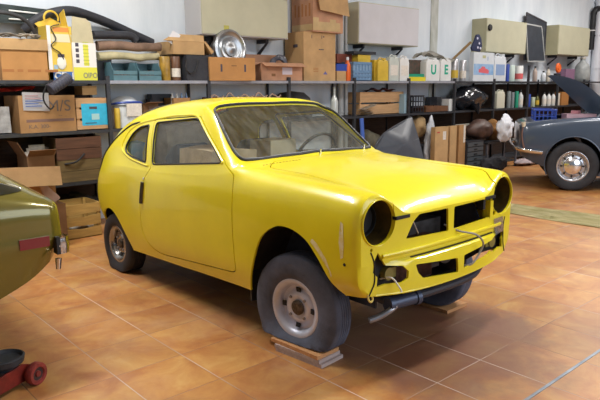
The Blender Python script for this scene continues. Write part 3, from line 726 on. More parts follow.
# ---- dents on the bonnet: creased run down the middle
from mathutils import noise as mnoise
for v in bonnet.data.vertices:
    x, y = v.co.x, v.co.y
    c = .15 + .10 * math.sin(3*x + 1); d = abs(y - c)
    if -.34 < x < .40 and d < .10:
        k = (1 - d/.10)**2 * min(1, (x+.34)*6) * min(1, (.40-x)*6)
        v.co.z += k * .007 * mnoise.noise(Vector((x*16, y*22, 3)))
bonnet.data.update()

# highlights painted as pale patches on the near front wing
for nm, pts in (('highlight_patch', [(.318,.800),(.335,.79),(.343,.70),(.338,.63),(.322,.62),(.312,.70)]), ('highlight_patch', [(.115,.668),(.150,.645),(.215,.575),(.255,.515),(.262,.528),(.225,.600),(.165,.665),(.130,.685)])):
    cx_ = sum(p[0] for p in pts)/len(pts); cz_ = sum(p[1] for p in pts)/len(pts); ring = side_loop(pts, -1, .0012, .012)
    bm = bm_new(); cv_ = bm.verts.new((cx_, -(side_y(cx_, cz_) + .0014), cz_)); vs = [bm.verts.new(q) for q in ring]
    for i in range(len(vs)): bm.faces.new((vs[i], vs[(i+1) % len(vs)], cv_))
    o = obj(nm, bm, mat('painted_highlight', (.80,.66,.16), .22, col2=(.88,.84,.66), scale=24, coat=.4), coupe); o['label'] = 'pale painted highlight'
# ================================================================ generic small-car body for the two background cars
def loft_car(rows, step=.05, sub=5, cap=True):
    xs = [r[0] for r in rows]; order = np.argsort(xs); xs = [xs[i] for i in order]; R_ = [rows[i] for i in order]
    X = sorted(set([round(v, 3) for v in list(np.arange(xs[0], xs[-1], step)) + xs])); out = []
    bm = bm_new()
    for x in X:
        P = [Vector((0, pchip(xs, [r[k][0] for r in R_], x)[0], pchip(xs, [r[k][1] for r in R_], x)[0])) for k in range(1, len(R_[0]) - 1)]
        zc = pchip(xs, [r[-1] for r in R_], x)[0]; P.append(Vector((0, 0, zc))); P.append(Vector((0, -P[-2].y, P[-2].z))); s = []
        for i in range(len(P) - 2):
            p0, p1, p2, p3 = P[max(i-1, 0)], P[i], P[i+1], P[i+2]
            for k in range(sub):
                t = k/sub; s.append(0.5*((2*p1)+(p2-p0)*t+(2*p0-5*p1+4*p2-p3)*t*t+(3*p1-p0-3*p2+p3)*t**3))
        s.append(P[-2])
        L = [bm.verts.new((x, max(v.y, 0), v.z)) for v in s]; Q = [bm.verts.new((x, -max(v.y, 0), v.z)) for v in s[:-1]]
        out.append(Q + L[::-1])
    for A, B in zip(out, out[1:]):
        for j in range(len(A) - 1): bm.faces.new((A[j], A[j+1], B[j+1], B[j]))
    bm.faces.new(out[0]); bm.faces.new(out[-1][::-1])
    bmesh.ops.recalc_face_normals(bm, faces=bm.faces[:])
    if sum(f.normal.z * f.calc_area() for f in bm.faces) < 0: bmesh.ops.reverse_faces(bm, faces=bm.faces[:])
    return bm
def thicken(o, t, off=-1):
    md = o.modifiers.new('s', 'SOLIDIFY'); md.thickness = t; md.offset = off
    bpy.context.view_layer.update()
    o.data = bpy.data.meshes.new_from_object(o.evaluated_get(bpy.context.evaluated_depsgraph_get())); o.modifiers.clear()
def finish(o, m, ang=32):
    o.data.materials.clear(); o.data.materials.append(m); o.data.shade_smooth(); o.data.set_sharp_from_angle(angle=math.radians(ang))
# ---------------------------------------------------------------- green fastback, its tail reaching in from the left
olive = mat('olive_gold_paint', (.165, .14, .022), .22, .30, var=.05, scale=3, coat=.8)
green = thing('fastback_car', 'olive green fastback car whose rounded tail with red side marker enters at left', 'car', (1.145, 3.92, 0), PI)
GR_ROWS = [
(.0,   (.60,.60),(.72,.66),(.73,.70),(.69,.80),(.52,.830),(.3,.835),.836),
(.02,  (.68,.575),(.775,.65),(.785,.70),(.75,.825),(.60,.850),(.3,.862),.864),
(.075, (.745,.53),(.810,.64),(.815,.70),(.795,.845),(.62,.885),(.3,.905),.908),
(.20,  (.765,.45),(.818,.62),(.820,.70),(.802,.862),(.62,.962),(.3,.985),.99),
(.60,  (.77,.31),(.818,.60),(.822,.70),(.805,.878),(.585,1.15),(.3,1.21),1.22),
(1.0,  (.77,.22),(.818,.58),(.822,.70),(.808,.885),(.56,1.24),(.3,1.30),1.31),
(1.9,  (.77,.20),(.818,.58),(.822,.70),(.808,.88),(.56,1.25),(.3,1.31),1.32),
(2.5,  (.77,.20),(.818,.58),(.822,.70),(.805,.875),(.62,1.00),(.3,1.03),1.04),
(2.7,  (.77,.20),(.818,.58),(.822,.70),(.80,.86),(.65,.90),(.3,.93),.94),
(3.7,  (.76,.24),(.80,.50),(.80,.62),(.77,.78),(.6,.81),(.3,.83),.83),
(4.0,  (.70,.32),(.74,.48),(.74,.56),(.70,.70),(.55,.74),(.3,.76),.76),
(4.06, (.62,.36),(.66,.48),(.66,.54),(.62,.64),(.5,.67),(.3,.69),.69)]
gb = obj('body', loft_car(GR_ROWS, .04), olive, green)
thicken(gb, .012); raw = gb.data.copy()
cs = []
for xc in (1.12, 3.30):
    for s in (-1, 1): cs.append(cutc((xc, s*.5, .30), (xc, s*.95, .30), .34, 40))
GW = rounded([(.16,.915),(.62,1.115),(1.05,1.19),(1.05,.93),(.40,.905)], .03); GW2 = rounded([(1.12,1.19),(1.85,1.195),(2.40,.945),(1.12,.93)], .03)
boolean(gb, cs); finish(gb, olive)
def skin(name, outline, lo, hi, axis, m, parent, src, out=.003):
    o = bpy.data.objects.new(name, src.copy()); COL.objects.link(o); o.parent = parent
    boolean(o, [cut(outline, lo, hi, axis)], 'INTERSECT'); finish(o, m)
    for v in o.data.vertices:
        c = Vector((v.co.x, 0, .6)); d = (v.co - c).normalized(); v.co += d * out
    return o
car_glass = mat('dark_car_glass', (.010, .013, .008), .06, coat=1.0)
for s in (-1, 1):
    for w_ in (GW, GW2):
        skin('side_window', w_, *sorted((s*.40, s*.95)), 'y', car_glass, green, raw)
        bm = bm_new()
        def gy(x, z, rows=GR_ROWS): 
            xs = [r[0] for r in rows]; S = [pchip(xs, [r[4][k] for r in rows], x)[0] for k in (0, 1)]; Tt = [pchip(xs, [r[5][k] for r in rows], x)[0] for k in (0, 1)]
            t = (z - S[1]) / (Tt[1] - S[1]); return S[0] + (Tt[0] - S[0]) * t
        tube(bm, [(x, s*(gy(x, z) + .012), z) for x, z in w_], .009, 6, closed=True); obj('window_trim', bm, chrome, green, True)
for s in (-1, 1):
    bm = bm_new(); box(bm, .095, .24, *sorted((s*.812, s*.830)), .634, .686); bevel(bm, .006, 2)
    obj('side_marker', bm, mat('red_lens', (.20, .008, .012), .25, coat=.6), green, True)['label'] = 'red side marker lamp'
path = smooth_path([(.055,.846,0),(.03,.846,0),(.006,.836,0),(-.012,.78,0),(-.026,.5,0),(-.032,0,0),(-.026,-.5,0),(-.012,-.78,0),(.006,-.836,0),(.03,-.846,0),(.055,-.846,0)], 5)
bm = bm_new(); sheet(bm, [[Vector((p_.x + (.012 if abs(zz - .628) > .03 else 0)*(1 if abs(p_.y) < .8 else 0), p_.y - (.008 if abs(zz - .628) > .03 else 0)*(1 if p_.y > .8 else -1 if p_.y < -.8 else 0), zz)) for p_ in path] for zz in (.585,.596,.628,.660,.671)], .008)
bp_ = obj('bumper', bm, chrome, green, True)
for s in (-1, 1):
    bm = bm_new(); box(bm, .048, .066, *sorted((s*.79, s*.845)), .585, .675); bevel(bm, .01, 2); obj('bumper_pad', bm, rubber, bp_, True)
    bm = bm_new(); cyl(bm, (.055, s*.82, .56), (.06, s*.82, .505), .016, .013, 14); bevel(bm, .003); obj('bumper_bracket', bm, chrome, bp_, True)
for s in (-1, 1):
    bm = bm_new(); box(bm, -.012, .01, *sorted((s*.40, s*.66)), .68, .78); bevel(bm, .008); obj('tail_lamp', bm, mat('red_lens', (0,0,0)), green, True)
bm = bm_new(); box(bm, .7, 3.9, -.70, .70, .20, .26); obj('floor_pan', bm, under, green)
for x in (1.12, 3.30):
    for s in (-1, 1): wheel(green, (x, s*.71, .30), .302, .17, .185, s, flat=.001, style='cap', tm=tyre_k)
# ---------------------------------------------------------------- blue-grey classic car at the right, lid raised
slate = mat('slate_blue_paint', (.050, .072, .112), .28, .15, var=.08, scale=3, coat=.6)
grey = thing('classic_car', 'slate blue classic car at the right with its lid raised and chrome hubcap showing', 'car', (8.226 + .848*.78, 3.693 + .53*.78, 0), math.radians(122.0))
GY_ROWS = [
(.70,  (.60,.52),(.66,.58),(.67,.66),(.66,.78),(.62,.855),(.45,.875),(.2,.88),.88),
(.67,  (.66,.47),(.725,.56),(.735,.66),(.72,.80),(.68,.885),(.50,.900),(.25,.905),.905),
(.60,  (.69,.42),(.755,.54),(.765,.66),(.75,.82),(.70,.905),(.52,.918),(.25,.925),.925),
(.30,  (.70,.30),(.775,.50),(.785,.66),(.77,.86),(.72,.950),(.54,.958),(.25,.965),.965),
(-.20, (.70,.22),(.780,.46),(.790,.66),(.775,.88),(.73,.985),(.55,.99),(.25,1.0),1.0),
(-.60, (.70,.18),(.780,.46),(.790,.66),(.778,.90),(.73,1.00),(.58,1.01),(.25,1.015),1.02),
(-1.15,(.70,.17),(.780,.46),(.790,.66),(.778,.90),(.70,1.00),(.55,1.33),(.25,1.37),1.38),
(-2.4, (.70,.17),(.780,.46),(.790,.66),(.778,.90),(.70,1.00),(.55,1.34),(.25,1.38),1.39),
(-2.9, (.70,.20),(.780,.46),(.785,.66),(.77,.88),(.70,.95),(.58,1.0),(.25,1.02),1.03),
(-3.5, (.68,.35),(.74,.50),(.75,.66),(.73,.82),(.66,.86),(.50,.87),(.25,.88),.88),
(-3.6, (.60,.42),(.66,.52),(.67,.64),(.65,.74),(.60,.78),(.45,.79),(.2,.80),.80)]
yb = obj('body', loft_car(GY_ROWS, .05), slate, grey); thicken(yb, .014)
cs = [cut([(.50,-.56),(.50,.56),(-.35,.60),(-.35,-.60)], .85, 1.3, 'z')]
for xc in (0, -2.45):
    for s in (-1, 1): cs.append(cutc((xc, s*.5, .375), (xc, s*.95, .375), .365, 48))
boolean(yb, cs); finish(yb, slate)
for s in (-1, 1):
    bm = bm_new(); tube(bm, [(.365*math.cos(a), s*.795, .375 + .365*math.sin(a)) for a in np.linspace(-.45, PI + .45, 30)], .008, 6); obj('arch_lip', bm, slate, grey, True)
    bm = bm_new(); box(bm, -2.05, -.36, *sorted((s*.785, s*.80)), .345, .36); obj('sill_trim', bm, chrome, grey)
bm = bm_new(); box(bm, -.55, .58, -.62, .62, .79, .80); box(bm, -3.3, .30, -.62, .62, .20, .24); obj('boot_floor', bm, under, grey)
bm = bm_new(); tube(bm, [(.40,.805,.515),(.58,.81,.535),(.70,.74,.555),(.75,.5,.56),(.76,0,.56),(.75,-.5,.56),(.70,-.74,.555),(.58,-.81,.535),(.40,-.805,.515)], .034, 12, sub=5, flat=.6); obj('bumper', bm, chrome, grey, True)
bm = bm_new(); tube(bm, [(.63,.775,.56),(.66,.74,.68),(.665,.72,.80),(.645,.71,.885)], .012, 8, sub=4); obj('corner_trim', bm, mat('corner_brown', (.14,.07,.05), .5), grey, True)
bm = bm_new(); cyl(bm, (.645, .70, .86), (.655, .70, .925), .028, n=16); bevel(bm, .006); obj('corner_lamp', bm, mat('pale_lens', (.55,.48,.36), .4), grey, True)
for x in (0, -2.45):
    for s in (-1, 1): wheel(grey, (x, s*.70, .335), .335, .16, .195, s, flat=.001, style='cap', tm=tyre_k, rm=mat('wheel_chrome', (.45,.46,.50), .25, .8))
# raised lid: far edge runs to the high tip, near corner rounded off
bm = bm_new(); grid = []
prof_l = [(-.50,.985),(-.36,.995),(-.24,1.09),(-.12,1.20),(.0,1.325),(.12,1.43),(.20,1.51),(.28,1.57)]
for i in range(15):
    v = i/14; y = -.58 + 1.10*v           # far (-y) to near (+y)
    lim = 1 - .25 * max(0, v - .15)**1.6 / .85**1.6
    row = []
    for k in range(16):
        t = k/15*lim*(len(prof_l)-1); a = min(int(t), len(prof_l)-2); f_ = t - a
        x = prof_l[a][0]*(1-f_) + prof_l[a+1][0]*f_; z = prof_l[a][1]*(1-f_) + prof_l[a+1][1]*f_
        b_ = .05*(1 - (2*v-1)**2); row.append((x - b_*.6 - .36*v, y, z + b_*.7 - .10*v))
    grid.append(row)
sheet(bm, grid, .018); ld = obj('lid', bm, mat('lid_paint_lit', (.105,.145,.205), .35, .1, coat=.4), grey, True); ld['label'] = 'raised curved lid'  # lighter copy of the slate paint, light on the lid put into it
for s in (-1, 1):
    bm = bm_new(); box(bm, -.012, .012, -.012, .012, -.07, .07); bevel(bm, .004); o = obj('hinge', bm, chrome, ld, True); o.location = (-.33, s*.575, 1.04); o.rotation_euler = (0, -.75, 0)
# ---------------------------------------------------------------- red trolley jack
red = mat('jack_red', (.17, .016, .010), .5, var=.35, scale=18)
jack = thing('trolley_jack', 'red trolley jack with black saddle and red wheel on the floor at lower left', 'jack', (.880, 2.935, 0), math.radians(26.8))
bm = bm_new()
for y in (.035, .165): prism(bm, [(.03,.025),(.03,.085),(-.04,.115),(-.45,.085),(-.50,.025)], y, y + .010)
box(bm, -.10, .0, .045, .165, .03, .04); box(bm, -.45, -.25, .045, .165, .03, .045); bevel(bm, .003); obj('frame', bm, red, jack)
bm = bm_new(); prism(bm, [(-.03,.055),(-.08,.11),(-.42,.075),(-.42,.05)], .06, .15); bevel(bm, .006); obj('lift_arm', bm, mat('jack_dark', (.05,.03,.03), .5), jack)
bm = bm_new(); lathe(bm, [(0,.095),(.060,.095),(.064,.115),(.088,.132),(.094,.160),(.085,.164),(.074,.148),(0,.146)], Matrix.Translation((-.085, .105, 0)), 32); obj('saddle', bm, mat('saddle_rubber', (.03,.035,.045), .6, var=.3, scale=30), jack, True)
for y in (0, .20):
    bm = bm_new(); Mw = Matrix.Translation((0, y, .055)) @ Matrix.Rotation(PI/2, 4, 'X'); lathe(bm, [(.012,-.014),(.030,-.012),(.036,-.018),(.052,-.020),(.056,-.014),(.056,.014),(.052,.020),(.036,.020),(.030,.008),(.016,.008),(.014,.018),(0,.019),(0,-.019),(.012,-.018)], Mw, 32, close=True)
    w_ = obj('wheel', bm, mat('wheel_red', (.24, .035, .03), .5, var=.3, scale=25), jack, True)
    bm = bm_new(); lathe(bm, [(.014,-.016),(.034,-.014),(.034,.012),(.014,.010)], Mw, 28, close=True); obj('wheel_web', bm, mat('jack_dark', (0,0,0)), w_, True)
bm = bm_new(); cyl(bm, (0,.0,.055), (0,.20,.055), .010, n=12); obj('axle', bm, mat('jack_dark', (0,0,0)), jack)
bm = bm_new(); cyl(bm, (-.42,.105,.075), (-1.2,.105,.55), .013, n=12); obj('handle', bm, red, jack, True)
# ---------------------------------------------------------------- boards under the front wheels
def plank(loc, rz, sx, sy, sz, m, label, seed, group=None):
    bm = bm_new(); box(bm, -sx/2, sx/2, -sy/2, sy/2, 0, sz); bevel(bm, .002, 1)
    o = obj('plank', bm, m, loc=loc, rot=(0, 0, rz)); return tag(o, label, 'plank', group)
wa = mat('sawn_orange', (.50, .24, .09), .75, col2=(.62, .33, .15), scale=5, stretch=(1, 12, 6), bump=.1)
wb = mat('weathered_plank', (.42, .33, .31), .8, col2=(.56, .46, .42), scale=5, stretch=(1, 12, 6), bump=.1)
XC_, YC_ = 2.665, 2.27
plank((2.085, 2.285, 0.0), .10, .175, .33, .0195, wb, 'lowest greyish board of the stack under the near front wheel', 1)
plank((2.080, 2.295, .0200), .10, .17, .32, .0195, wb, 'middle greyish board of the stack under the near front wheel', 2)
plank((2.080, 2.315, .0400), .06, .165, .35, .0200, wa, 'top orange-brown board of the stack, pressed by the flat tyre', 3)
plank((3.24, 2.30, 0.0), .0, .22, .34, .020, wa, 'board on the floor under the far front wheel', 4)
# ---------------------------------------------------------------- greenish strip of old carpet on the floor
bm = bm_new()
def strip_pt(u, v):
    a = Vector((6.20, 1.6, 0)).lerp(Vector((6.29, 4.45, 0)), u); b = Vector((7.02, 1.6, 0)).lerp(Vector((6.72, 4.45, 0)), u)
    a.x += .02*math.sin(u*9); b.x += .03*math.sin(u*7+1)
    q = a.lerp(b, v); q.z = .004 + .004*(1+math.sin(u*23+v*3))*.5; return q
sheet(bm, [[strip_pt(i/40, j/6) for j in range(7)] for i in range(41)], .006)
tag(obj('floor_mat', bm, mat('faded_carpet', (.42, .38, .17), .95, col2=(.62, .56, .33), scale=3.5, stretch=(3, 1, 1), bump=.3, bscale=30), smooth=True), 'long faded yellow-green mat lying on the tiles in front of the slate blue car', 'mat')
# metal joint strip let into the floor
bm = bm_new(); box(bm, 0.5, 9, 1.243, 1.259, .0002, .002); struct('trim_1', bm, mat('joint_metal', (.22, .25, .29), .45, .5, var=.3, scale=8))
# ================================================================ STEEL SHELVING
Z1, Z2, Z3, Z0 = 1.500, 1.012, 0.505, 0.10      # shelf tops
YS, YB = 5.974, 6.42
steel = mat('shelf_steel', (.16, .17, .21), .45, .5, var=.2, scale=10)
steel_d = mat('shelf_steel_dark', (.045, .047, .055), .5, .4, var=.25, scale=10)
steel_l = mat('shelf_steel_lit', (.34, .35, .40), .45, .3, var=.15, scale=10)  # lit front edges put into the colour of some top shelves
where = ['behind the tail of the green car', 'behind the roof of the yellow car, left part', 'behind the rear half of the yellow roof', 'carrying the two big stacked cartons', 'holding the blue crate and clear jugs', 'holding the white jerry cans', 'holding the pictured box', 'left of the tall upright post', 'behind the orange disc', 'behind the raised lid', 'at the far right end']
for i, k in enumerate(range(-1, 10)):
    x0 = 2.732 + 1.207*k; x1 = x0 + 1.207
    zb_ = {0: Z3, 1: Z3, 2: Z3}.get(i, Z0)
    u = thing('shelving_unit', 'grey steel shelving bay ' + where[i], 'shelving', (x0, YS, 0), 0, 'steel shelving along the back wall')
    ends = [0.0] + ([1.207] if i == 10 else [])
    for ex in ends:
        for yy in (0, YB - YS):
            h = 1.80 if (i == 8 and yy == 0) else 1.545
            bm = bm_new(); sy = 1 if yy == 0 else -1
            box(bm, ex - .019, ex + .019, yy - sy*.002, yy + sy*.002 + sy*.001, 0, h); box(bm, ex - .0195, ex - .016, *sorted((yy, yy + sy*.035)), 0, h)
            for q in range(14):
                zz = .08 + q*.105
                if zz < h - .05: cyl(bm, (ex, yy - sy*.002, zz), (ex, yy - sy*.0035, zz), .005, n=8)
            obj('post', bm, steel_d, u)
    for nz, (zt, m_) in enumerate(((Z1, steel_l if 1 <= i <= 5 else steel_d), (Z2, steel_d), (zb_, steel_d))):
        bm = bm_new(); box(bm, .021, 1.186, .003, YB - YS - .003, zt - .012, zt); box(bm, .021, 1.186, .001, .005, zt - .032, zt); box(bm, .021, 1.186, YB - YS - .005, YB - YS - .001, zt - .032, zt)
        obj('shelf', bm, m_, u)
    if i == 0 or i >= 4:
        bm = bm_new(); box(bm, .02, 1.187, YB-YS+.001, YB-YS+.012, .03, (Z1 if i == 0 or i >= 7 else Z2) - .05); obj('back_panel', bm, mat('dark_wood', (.040, .022, .014), .7, var=.4, scale=5, stretch=(1, 1, 10)), u)

# ================================================================ wall cabinets, pipes and panels
def wall_cabinet(name, label, pxs, mface, mside, Y=6.13, zt=None, zb=None, door=True, legs=True):
    xa = at(pxs[0], pxs[2], Y=Y); xb = at(pxs[1], pxs[3], Y=Y)
    x0, x1 = xa.x, xb.x; zb = zb or (xa.z + xb.z)/2; zt = zt or zb + .56
    t = thing(name, label, 'cabinet', ((x0+x1)/2, WALL_Y, zb)); w = x1 - x0; d = WALL_Y - Y - .002
    bm = bm_new(); box(bm, -w/2, w/2, -d, -.001, 0, zt - zb); bevel(bm, .008, 2); obj('body', bm, mside, t, True)
    bm = bm_new(); box(bm, -w/2 + .012, w/2 - .012, -d - .012, -d - .001, .012, zt - zb - .012); bevel(bm, .006, 2); dr = obj('door', bm, mface, t, True)
    if legs:
        for sx in (-.32, .32):
            bm = bm_new(); box(bm, sx*w - .02, sx*w + .02, -.20, -.001, -.05, -.001); prism(bm, [(-.20,-.05),(-.18,-.05),(-.001,-.17),(-.001,-.21)], sx*w - .015, sx*w + .015, 'x'); obj('bracket', bm, steel_d, t)
    return t, dr, w, d, zt - zb
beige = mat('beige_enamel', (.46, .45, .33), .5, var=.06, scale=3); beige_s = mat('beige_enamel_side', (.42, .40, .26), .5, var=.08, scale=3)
lilac = mat('pale_grey_enamel', (.56, .56, .60), .45, var=.05, scale=3)
t, dr, w, d, h = wall_cabinet('wall_cabinet', 'large olive-beige wall cabinet cut by the top edge, above the chrome hubcap', (201, 288, 34, 39.5), beige, mat('cabinet_side_lit', (.50,.49,.50), .5), Y=6.12, zt=2.75)  # paler side: the light falling on it is put into its colour
bm = bm_new(); box(bm, -.34, -.27, -d - .016, -d - .0125, .045, .115); obj('badge', bm, mat('badge_yellow', (.42,.38,.08), .5), dr)
bm = bm_new(); box(bm, w/2 - .09, w/2 - .02, -d - .03, -d - .0125, .48, .62); bevel(bm, .01, 2); obj('handle', bm, rubber, dr)
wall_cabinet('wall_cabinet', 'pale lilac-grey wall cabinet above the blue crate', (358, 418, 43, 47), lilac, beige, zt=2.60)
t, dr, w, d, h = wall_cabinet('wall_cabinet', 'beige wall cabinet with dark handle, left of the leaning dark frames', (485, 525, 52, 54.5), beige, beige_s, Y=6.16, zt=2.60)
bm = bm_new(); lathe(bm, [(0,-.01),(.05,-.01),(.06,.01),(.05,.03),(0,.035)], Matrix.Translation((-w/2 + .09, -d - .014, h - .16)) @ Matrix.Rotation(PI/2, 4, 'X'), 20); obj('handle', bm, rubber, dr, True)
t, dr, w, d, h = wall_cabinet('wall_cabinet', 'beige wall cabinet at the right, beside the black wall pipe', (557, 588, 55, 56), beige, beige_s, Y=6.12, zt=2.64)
# pilaster strip and pipe on the wall
a0 = at(431, 20, Y=WALL_Y - .01).x; a1 = at(438, 20, Y=WALL_Y - .01).x
bm = bm_new(); box(bm, a0, a1, WALL_Y - .012, WALL_Y, 0, 4.2); struct('trim_2', bm, mat('stained_strip', (.34, .35, .30), .85, col2=(.58, .60, .58), scale=5, stretch=(1, 1, .4)))
def pipe(label, px, y0, y1, r, m, z0=None, z1=None, Y=WALL_Y - .08):
    p = at(px, y0, Y=Y); bm = bm_new(); z0 = z0 if z0 is not None else at(px, y1, Y=Y).z; z1 = z1 if z1 is not None else p.z
    cyl(bm, (0, 0, z0), (0, 0, z1), r, n=16)
    zc_ = z0 + .3
    while zc_ < z1: cyl(bm, (0, 0, zc_), (0, 0, zc_ + .03), r*1.18, n=16); cyl(bm, (0, 0, zc_ + .015), (0, .075, zc_ + .015), .008, n=6); zc_ += .75
    return tag(obj('wall_pipe', bm, m, smooth=True, loc=(p.x, Y, 0)), label, 'pipe')
pipe('pale grey vertical pipe right of the two stacked cartons, nearer one', 341, 10, 50, .045, mat('pipe_grey', (.52, .54, .55), .5, var=.1), 0, 4.19)
pipe('pale grey vertical pipe left of the lilac-grey cabinet, partly hidden', 346.5, 10, 50, .030, mat('pipe_grey', (0,0,0)), 0, 4.19)
t = pipe('thick black vertical pipe on the wall at the upper right', 594, 10, 50, .060, mat('pipe_black', (.012, .012, .014), .4), at(594, 50, Y=6.37).z, at(594, 13, Y=6.37).z)
p = at(594, 12, Y=6.37); bm = bm_new(); tube(bm, [(0, 0, p.z - .05), (.02, -.02, p.z + .04), (.14, -.04, p.z + .08), (.5, -.04, p.z + .08)], .065, 14, sub=5)
obj('pipe_elbow', bm, mat('pipe_black', (0,0,0)), t, True)
bm = bm_new(); lathe(bm, [(.062, p.z - .42), (.064, p.z - .42), (.064, p.z - .40), (.062, p.z - .40)], None, 18, close=True); obj('pipe_band', bm, mat('band_white', (.8,.8,.8), .5), t, True)
p = at(597.5, 30, Y=6.38); pipe('white vertical pipe right of the black pipe', 600, 10, 50, .10, mat('pipe_white', (.66, .68, .74), .5), 0, 4.19, Y=6.34)
# leaning dark frames
def leaning(name, label, cat, quad, Y, mframe, mpane, fw, lean=.10, group=None):
    """quad: four photo corners TL TR BR BL on plane Y (top leans back)"""
    P = [at(x, y, Y=Y + (lean if i < 2 else 0)) for i, (x, y) in enumerate(quad)]
    o = sum(P, Vector()) / 4; t = thing(name, label, cat, (o.x, o.y, min(q.z for q in P)), 0, group); base = Vector((o.x, o.y, min(q.z for q in P)))
    P = [q - base for q in P]; c = sum(P, Vector()) / 4
    In = [q + (c - q).normalized() * fw for q in P]; n = (P[1] - P[0]).cross(P[3] - P[0]).normalized() * .02
    bm = bm_new(); A = [bm.verts.new(q) for q in P]; B = [bm.verts.new(q) for q in In]; A2 = [bm.verts.new(q + n) for q in P]; B2 = [bm.verts.new(q + n) for q in In]
    for i in range(4):
        j = (i+1) % 4
        bm.faces.new((A[i], A[j], B[j], B[i])); bm.faces.new((A2[j], A2[i], B2[i], B2[j])); bm.faces.new((A[j], A[i], A2[i], A2[j])); bm.faces.new((B[i], B[j], B2[j], B2[i]))
    obj('frame', bm, mframe, t)
    bm = bm_new(); A = [bm.verts.new(q + n*.3) for q in In]; B = [bm.verts.new(q + n*.7) for q in In]; bm.faces.new(A); bm.faces.new(B[::-1])
    for i in range(4): j = (i+1) % 4; bm.faces.new((A[j], A[i], B[i], B[j]))
    obj('panel', bm, mpane, t); return t
dkp = mat('dark_panel', (.035, .042, .055), .35, var=.2, scale=8); frm = mat('alu_frame', (.48, .50, .50), .4, .5)
leaning('framed_panel', 'tall dark panel with black frame leaning on the wall, rear of two', 'panel', [(527, 12), (547, 22), (545, 60), (524, 60)], 6.26, mat('frame_black', (0,0,0)), dkp, .05)
leaning('framed_panel', 'dark panel in a thin pale metal frame leaning on the wall, front of two', 'panel', [(526, 23), (542, 26), (545.5, 62), (528, 62)], 6.18, frm, dkp, .035)

# ================================================================ CARTONS
card = mat('cardboard', (.37, .205, .085), .8, var=.16, scale=5, bump=.05); card_p = mat('cardboard_pink', (.44, .235, .14), .8, var=.16, scale=5)
card_l = mat('cardboard_light', (.46, .29, .135), .8, var=.14, scale=5); card_d = mat('cardboard_dark', (.20, .105, .048), .85, var=.15, scale=5)
card_o = mat('cardboard_orange', (.44, .22, .075), .8, var=.10, scale=5); tape = mat('packing_tape', (.50, .36, .18), .3, var=.1, scale=9)
ink = mat('print_ink', (.07, .06, .08), .7); ink_r = mat('print_red', (.45, .06, .05), .7)
def carton(label, fx0, fx1, ytop, zb, Y, dep, m, rz=0.0, open_=False, flaps=(), name='cardboard_box', cat='box', ybot=None, group=None, wall=.006, h=None):
    """front face between two photo columns on plane Y, standing on zb"""
    xm = (fx0 + fx1)/2
    x0 = at(fx0, ytop, Y=Y).x; x1 = at(fx1, ytop, Y=Y).x; zt = at(xm, ytop, Y=Y).z; w = (x1 - x0); h = h or zt - zb
    t = thing(name, label, cat, ((x0+x1)/2, Y + dep/2, zb + .0008), rz, group)
    bm = bm_new()
    if open_:
        box(bm, -w/2, w/2, -dep/2, -dep/2 + wall, 0, h); box(bm, -w/2, w/2, dep/2 - wall, dep/2, 0, h)
        box(bm, -w/2, -w/2 + wall, -dep/2 + wall, dep/2 - wall, 0, h); box(bm, w/2 - wall, w/2, -dep/2 + wall, dep/2 - wall, 0, h); box(bm, -w/2, w/2, -dep/2, dep/2, 0, wall)
    else:
        box(bm, -w/2, w/2, -dep/2, dep/2, 0, h); bevel(bm, .004, 2)
    obj('body', bm, m, t)
    for side, ang, ln in flaps:      # side F B L R; ang from vertical, outward positive
        ln_ = ln; bm = bm_new()
        if side in 'FB':
            s = -1 if side == 'F' else 1
            Mx = Matrix.Translation((0, s*dep/2, h)) @ Matrix.Rotation(-s*ang, 4, 'X'); box(bm, -w/2 + .003, w/2 - .003, -.002, .002, 0, ln_, Mx)
        else:
            s = -1 if side == 'L' else 1
            Mx = Matrix.Translation((s*w/2, 0, h)) @ Matrix.Rotation(s*ang, 4, 'Y'); box(bm, -.002, .002, -dep/2 + .003, dep/2 - .003, 0, ln_, Mx)
        obj('flap', bm, m, t)
    t['_'] = 0; del t['_']
    return t, w, dep, h
def decal(parent, name, m, x0, x1, z0, z1, y, th=.0012, label=None):
    bm = bm_new(); box(bm, x0, x1, y - th, y - .0001, z0, z1); o = obj(name, bm, m, parent)
    if label: o['label'] = label
    return o
def body_of(t): return [c for c in t.children if c.name.startswith('body')][0]
def txt(t, s, m, size, x, z, y, width=None, bold=False): return text_mesh('lettering', s, m, t, size, (x, y - .0006, z), (PI/2, 0, 0), bold=bold, width=width)

# --- top shelf, left
t, w, dd, h = carton('long orange-brown cardboard box at the left end of the top shelf', 0, 46.5, 50, Z1, 6.0, .36, card_o, flaps=())
bm = bm_new(); box(bm, -w/2 - .005, w/2 + .01, -dd/2 - .012, dd/2, h, h + .10); bevel(bm, .006); obj('lid', bm, card_l, t)
for q, (a_, b_) in enumerate(((-.30,-.24),(-.20,-.10),(-.07,-.02),(.02,.14),(.18,.30))): decal(t, 'faint_print', mat('faint_print', (.36, .15, .05), .8), a_, b_, .075, .098, -dd/2)
t, w, dd, h = carton('yellow and white appliance box with a light bulb picture and blue base band', 46, 71, 26, Z1, 6.02, .22, mat('box_yellow', (.70, .50, .07), .5, var=.06, scale=6))
decal(t, 'side_print', mat('box_white', (.72, .70, .68), .5), -w/2, -w/2 + .035, 0, h, -dd/2)
decal(t, 'top_print', mat('pale_print', (.68, .62, .42), .5), -w/2 + .04, w/2, h - .15, h - .075, -dd/2)
decal(t, 'base_band', mat('box_blue', (.04, .13, .38), .5), -w/2, w/2, 0, .082, -dd/2)
decal(t, 'orange_print', mat('box_orange', (.65, .25, .05), .5), -w/2 + .06, w/2 - .02, h - .055, h - .012, -dd/2)
txt(t, 'CD I', mat('letter_white', (.75, .74, .68), .5), .085, .02, .040, -dd/2 - .0013, .19, True)
bm = bm_new(); lathe(bm, [(.012,.215),(.030,.215),(.034,.245),(.012,.247)], None, 16); 
